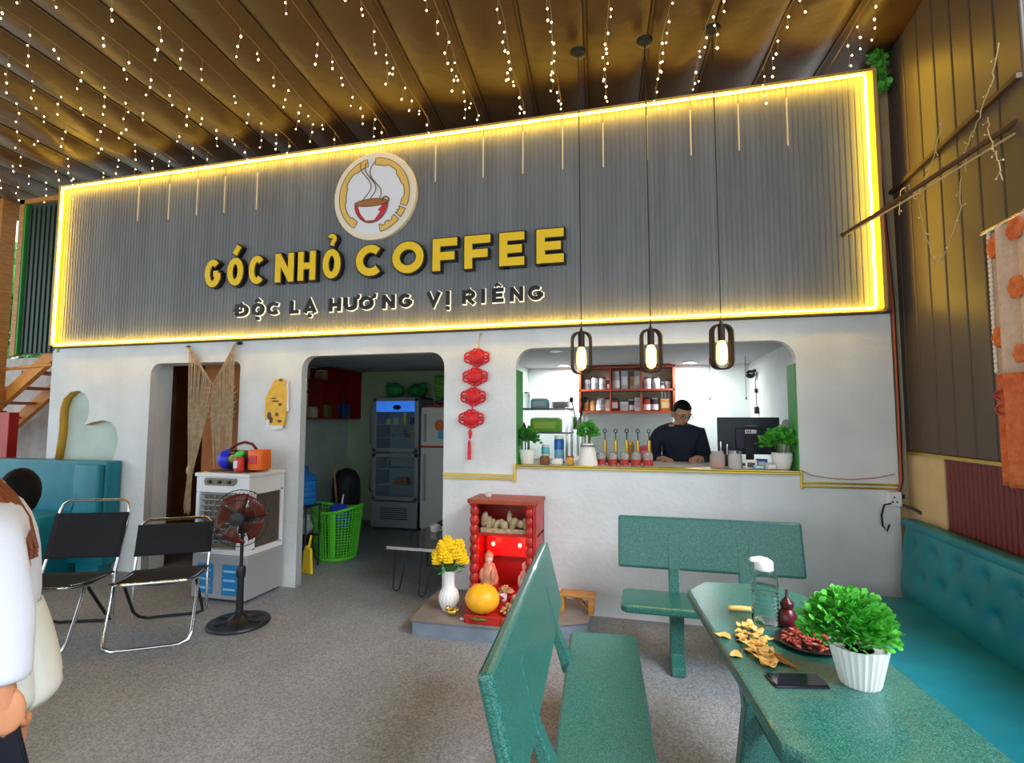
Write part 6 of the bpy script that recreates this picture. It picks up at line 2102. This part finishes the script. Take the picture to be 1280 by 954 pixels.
# ivy garland at the top corner
iv = thing('ivy_garland', 'green ivy sprig hanging at the top corner of the sign', 'garland', (1.62, -.05, 3.84))
MB().tube([(0, 0, 0), (-.01, .0, .12), (.02, 0, .22)], .004, 5).build('vine', STEMM, iv)
g = random.Random(77)
mb = MB()
for k_ in range(120):
    z = g.uniform(-.06, .22)
    foliage(mb, (g.uniform(-.03, .03), g.uniform(-.05, .03), z), .02, .02, .02, 1, .04, 100 + k_, 0, .55)
tag(mb.build('leaves', LEAF, iv, smooth=False), kind='stuff')
# lace curtain
lc = thing('lace_curtain', 'cream lace curtain with orange flowers and an orange foot hanging by the cladding', 'curtain', (1.64, -1.1, 1.2))
LO = (1.64, -1.1, 1.2)


def lace(v0, v1, y0=-1.03, y1=-1.46):
    def f(u, v):
        y = y0 + (y1 - y0) * u
        z = v0 + (v1 - v0) * v
        return (1.655 + .022 * math.sin(u * 19) + .006 * math.sin(u * 47), y - .012 * (z - 1.2), z)
    return f


LACE = mat('lace_cream', (.62, .44, .32), .8, var=.08, vscale=40)
LACEO = mat('lace_orange', (.72, .20, .06), .8, col2=(.60, .11, .03), vscale=25, bump=.5, bscale=80)
MB().sheet(lace(1.72, 2.42), 40, 14).build('lace', LACE, lc, solid=.004, off=LO)
MB().sheet(lace(1.19, 1.72), 40, 12).build('orange_foot', LACEO, lc, solid=.005, off=LO)
for (u, z, r) in ((.10, 2.34, .062), (.08, 1.90, .06), (.5, 2.1, .06), (.55, 2.36, .06), (.5, 1.8, .05)):
    p = lace(0, 1)(u, z)
    mb = MB()
    for k_ in range(6):
        a = k_ * PI / 3
        mb.ell((p[0] - .016, p[1] + r * .5 * math.cos(a), z + r * .5 * math.sin(a)), (.010, r * .5, r * .42), 8, 6)
    mb.build('flower', LACEO, lc, off=LO)
for z in (1.62, 1.55):
    MB().tube([(1.645, -1.035 - .05 * (1 + math.cos(2 * PI * j / 16)), z + .025 * math.sin(2 * PI * j / 16)) for j in range(16)], .005, 5, closed=True).build('embroidery', REDLACQ, lc, off=LO)
sc2 = MB()
for k_ in range(30):
    z = 1.74 + k_ * .0235
    sc2.ell((1.655, -1.03 - .012 * (z - 1.2), z), (.006, .013, .013), 8, 6)
tag(sc2.build('scalloped_edge', mat('lace_white', (.75, .68, .6), .8), lc, off=LO), kind='stuff')
MB().cyl((1.655, -1.0, 2.43), (1.655, -1.49, 2.43), .010, n=10).build('rod', STEEL, lc, off=LO)
MB().box(1.65, 1.72, -1.04, -1.02, 2.42, 2.44).build('bracket', STEEL, lc, smooth=False, off=LO)

# ================================================================== LEFT END: STAIRS, FOLIAGE
sto = (-7.3, .6, FZ)
sr_ = thing('staircase', 'orange painted steel stair rising behind the end of the front wall', 'stairs', sto)
for y in (.45, .85):
    M = None
    a, b = Vector((-9.0, y, .62)), Vector((-6.55, y, 2.30))
    d_ = (b - a).normalized()
    up_ = Vector((-d_.z, 0, d_.x))
    mb = MB()
    mb.add([a - up_ * .07 - Vector((0, .03, 0)), b - up_ * .07 - Vector((0, .03, 0)), b + up_ * .07 - Vector((0, .03, 0)), a + up_ * .07 - Vector((0, .03, 0)), a - up_ * .07 + Vector((0, .03, 0)), b - up_ * .07 + Vector((0, .03, 0)), b + up_ * .07 + Vector((0, .03, 0)), a + up_ * .07 + Vector((0, .03, 0))], [(0, 1, 2, 3), (7, 6, 5, 4), (0, 4, 5, 1), (1, 5, 6, 2), (2, 6, 7, 3), (3, 7, 4, 0)])
    mb.build('stringer', ORANGEPAINT, sr_, smooth=False, off=sto)
for k_ in range(9):
    x = -8.85 + k_ * .26
    z = .80 + k_ * .178
    MB().box(x - .13, x + .13, .47, .83, z - .015, z + .015).build('tread', mat('tread_rust', (.40, .12, .04), .6), sr_, smooth=False, off=sto)
MB().tube([(-9.0, .42, 2.02), (-7.0, .42, 2.10), (-6.6, .42, 2.12)], .022, 6).build('rail', ORANGEPAINT, sr_, off=sto)
for x in (-8.2, -7.62):
    MB().cyl((x, .42, 1.2), (x, .42, 2.06), .018, n=8).build('baluster', ORANGEPAINT, sr_, off=sto)
MB().box(-8.97, -8.9, .43, .87, FZ, .68).build('post', ORANGEPAINT, sr_, smooth=False, off=sto)
for i, (x, y, h, r, lab) in enumerate(((-10.6, 2.6, 3.4, 1.3, 'leafy tree outside beyond the wooden post, the nearer one'), (-13.5, 4.6, 4.4, 1.8, 'leafy tree outside beyond the stairs, farther off'))):
    t = thing('tree', lab, 'tree', (x, y, -.09))
    MB().tube([(0, 0, 0), (.05, 0, h * .4), (0, .05, h * .75)], [.09, .07, .04], 10).build('trunk', mat('bark', (.10, .07, .05), .9), t)
    tag(foliage(MB(), (0, 0, h * .85), r, r, r * .9, 2600, .16, 200 + i).build('leaves', LEAFDARK, t, smooth=False), kind='stuff')
